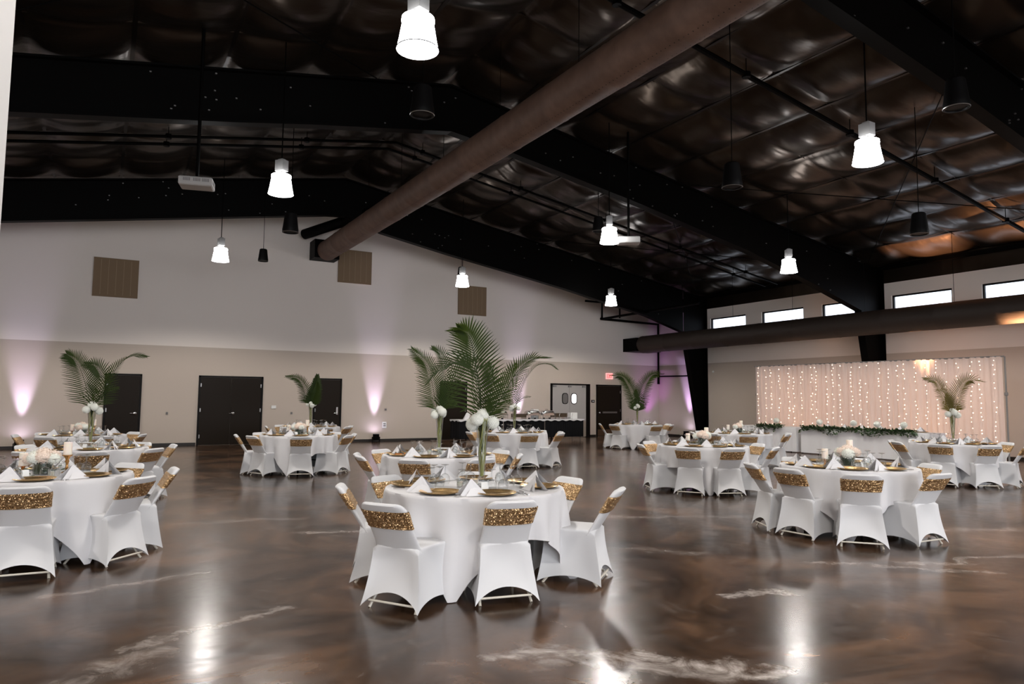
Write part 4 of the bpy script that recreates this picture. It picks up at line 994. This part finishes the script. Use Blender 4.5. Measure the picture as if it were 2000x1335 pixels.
# ------------------------------------------------------------------ buffet
bx0, bx1, by0, by1, bz = 10.75, 16.02, 22.35, 23.05, .80
for k in range(3):
    a, c = lerp(bx0, bx1, k/3), lerp(bx0, bx1, (k+1)/3); w = ['left', 'middle', 'right'][k]
    t = thing('buffet_table', '%s of the three black skirted buffet tables' % w, 'table', ((a+c)/2, (by0+by1)/2, 0), 0, 'buffet tables'); hx, hy = (c-a)/2 - .004, .34
    MB().box(-hx, hx, -hy, hy, bz - .03, bz - .005).build('tabletop', 'tube', t)
    sk = MB(); ring0 = []; per = []
    for i in range(121):
        x = lerp(-hx, hx, i/120); per.append((x, -hy - .012 + .010*math.sin(i*.9)))
    sk.loft([[(x, y, z) for x, y in per] for z in (bz - .012, bz*.5, .14)], cap=False, closed=False)
    if k == 2: sk.loft([[(hx + .008*math.sin(i), lerp(-hy, hy, i/20), z) for i in range(21)] for z in (bz - .012, .14)], cap=False, closed=False)
    if k == 0: sk.loft([[(-hx - .008*math.sin(i), lerp(-hy, hy, i/20), z) for i in range(21)] for z in (bz - .012, .14)], cap=False, closed=False)
    sk.build('table_skirt', 'black_cloth', t, smooth=True)
    for sx in (-1, 1):
        for sy in (-1, 1): MB().tube([(sx*(hx - .1), sy*.27, 0), (sx*(hx - .1), sy*.27, bz - .03)], .014, 8).build('leg', 'silver', t)
b = MB(); rings = []
per = [(bx0 - .02, by0 - .03), (bx1 + .02, by0 - .03), (bx1 + .02, by1 + .02), (bx0 - .02, by1 + .02)]
pp_ = []
for i in range(4):
    a, c = per[i], per[(i+1) % 4]; m = 90 if i % 2 == 0 else 14
    for k in range(m): pp_.append((lerp(a[0], c[0], k/m), lerp(a[1], c[1], k/m)))
cx_, cy_ = (bx0+bx1)/2, (by0+by1)/2
b.loft([[(cx_ + (x-cx_)*q, cy_ + (y-cy_)*q, bz) for x, y in pp_] for q in (.01, .995)] + [[(x, y, bz - .004) for x, y in pp_], [(x, y, bz - .05 - .018*math.sin(k*1.1)) for k, (x, y) in enumerate(pp_)]], cap=False)
tag(b.build('buffet_cloth', 'cloth', smooth=True), 'narrow white runner cloth covering the black skirted buffet', 'tablecloth')
def make_chafer():
    t = thing('chafing_dish', '', 'chafing dish')
    MB().box(-.28, .28, -.17, .17, .14, .20).build('water_pan', 'silver', t)
    rings = []
    for q, z in ((1, .20), (.99, .24), (.9, .285), (.7, .315), (.3, .325)):
        rings.append([(.29*q*math.copysign(abs(math.cos(w))**.5, math.cos(w)), .18*q*math.copysign(abs(math.sin(w))**.5, math.sin(w)), z) for w in [2*math.pi*k/28 for k in range(28)]])
    lid = MB().loft(rings).build('lid', 'silver', t, smooth=True)
    MB().tube([(-.05, 0, .32), (-.05, 0, .36), (.05, 0, .36), (.05, 0, .32)], .008, 6).build('lid_handle', 'silver', lid)
    fr = MB()
    for sx in (-1, 1):
        for sy in (-1, 1): fr.tube([(sx*.27, sy*.16, 0), (sx*.27, sy*.16, .16)], .007, 6)
    fr.build('stand', 'silver', t)
    MB().lathe([(1e-4, 0), (.04, 0), (.04, .05), (1e-4, .05)], 14, (-.13, 0, 0)).lathe([(1e-4, 0), (.04, 0), (.04, .05), (1e-4, .05)], 14, (.13, 0, 0)).build('burner', 'black', t)
    return t
K = Kind(make_chafer, 'chafing dishes on the buffet')
for x, w in ((12.55, 'largest, behind the tall front palm stems'), (13.95, 'first right of the corner palm vase'), (14.6, 'beside the white box')): K.put((x, 22.75, bz), 0, 'silver chafing dish on the buffet, ' + w)
def tray(x, w_, h, lab, mm='dark_tray'):
    t = thing('serving_tray', lab, 'tray', (x, 22.7, bz)); MB().box(-w_/2, w_/2, -.18, .18, .07, h).build('tray_pan', mm, t)
    MB().box(-w_/2, -w_/2 + .02, -.18, .18, 0, .07).box(w_/2 - .02, w_/2, -.18, .18, 0, .07).build('foot', 'silver', t)
M['dark_tray'] = mat('dark_pan', (.09, .07, .05), .35, .6)
tray(13.35, .45, .20, 'dark metal food tray on the buffet behind the palm vase'); tray(15.12, .5, .22, 'dark metal food tray toward the right end of the buffet'); tray(11.9, .4, .12, 'dark low food tray on the left part of the buffet')
tag(MB().box(-.15, .15, -.1, .1, 0, .24).build('white_box', 'paper', loc=(15.75, 22.7, bz)), 'white upright box at the right end of the buffet', 'box')
o = tag(MB().box(-.17, .17, -.02, .0, .0, .36).build('white_sign', 'paper', loc=(14.2, 22.98, bz + .0)), 'white sign board with a dark square standing on the buffet', 'sign'); MB().box(-.07, .07, -.024, -.02, .12, .26).build('sign_mark', 'label', o)
def make_stack():
    t = thing('plate_stack', '', 'plates')
    for k in range(7): MB().lathe([(1e-4, 0), (.07, 0), (.125, .012), (.126, .015), (.07, .005), (1e-4, .004)], 24, (0, 0, k*.011), cap=False).build('plate', 'plate', t, smooth=True)
    return t
K = Kind(make_stack, 'stacked white plates')
for x, w in ((11.35, 'at the left end of the buffet'), (11.62, 'second from the left end of the buffet'), (15.45, 'toward the right end of the buffet')): K.put((x, 22.6, bz), 0, 'stack of white plates ' + w)
tag(MB().add([(-.12, -.05, 0), (.10, -.05, 0), (.16, .03, .22), (.02, .03, .24), (-.12, .05, 0), (.1, .05, 0)], [(0, 1, 2, 3), (4, 5, 2, 3)]).build('napkin_fan', 'napkin', loc=(11.15, 22.6, bz)), 'white fanned napkin upright at the left end of the buffet', 'napkin')
K = Kind(lambda: (lambda t: (MB().tube([(0, 0, 0), (0, 0, .12), (.03, 0, .22)], .006, 6).lathe([(.03, 0), (.03, .01), (.005, .012)], 12).build('ladle_rod', 'silver', t, smooth=True), t)[1])(thing('serving_ladle', '', 'utensil')), 'serving utensils')
for x, w in ((14.28, 'left of the tall sign'), (15.0, 'beside the right dark tray'), (15.58, 'beside the white box')): K.put((x, 22.5, bz), 0, 'upright silver serving utensil on the buffet, ' + w)
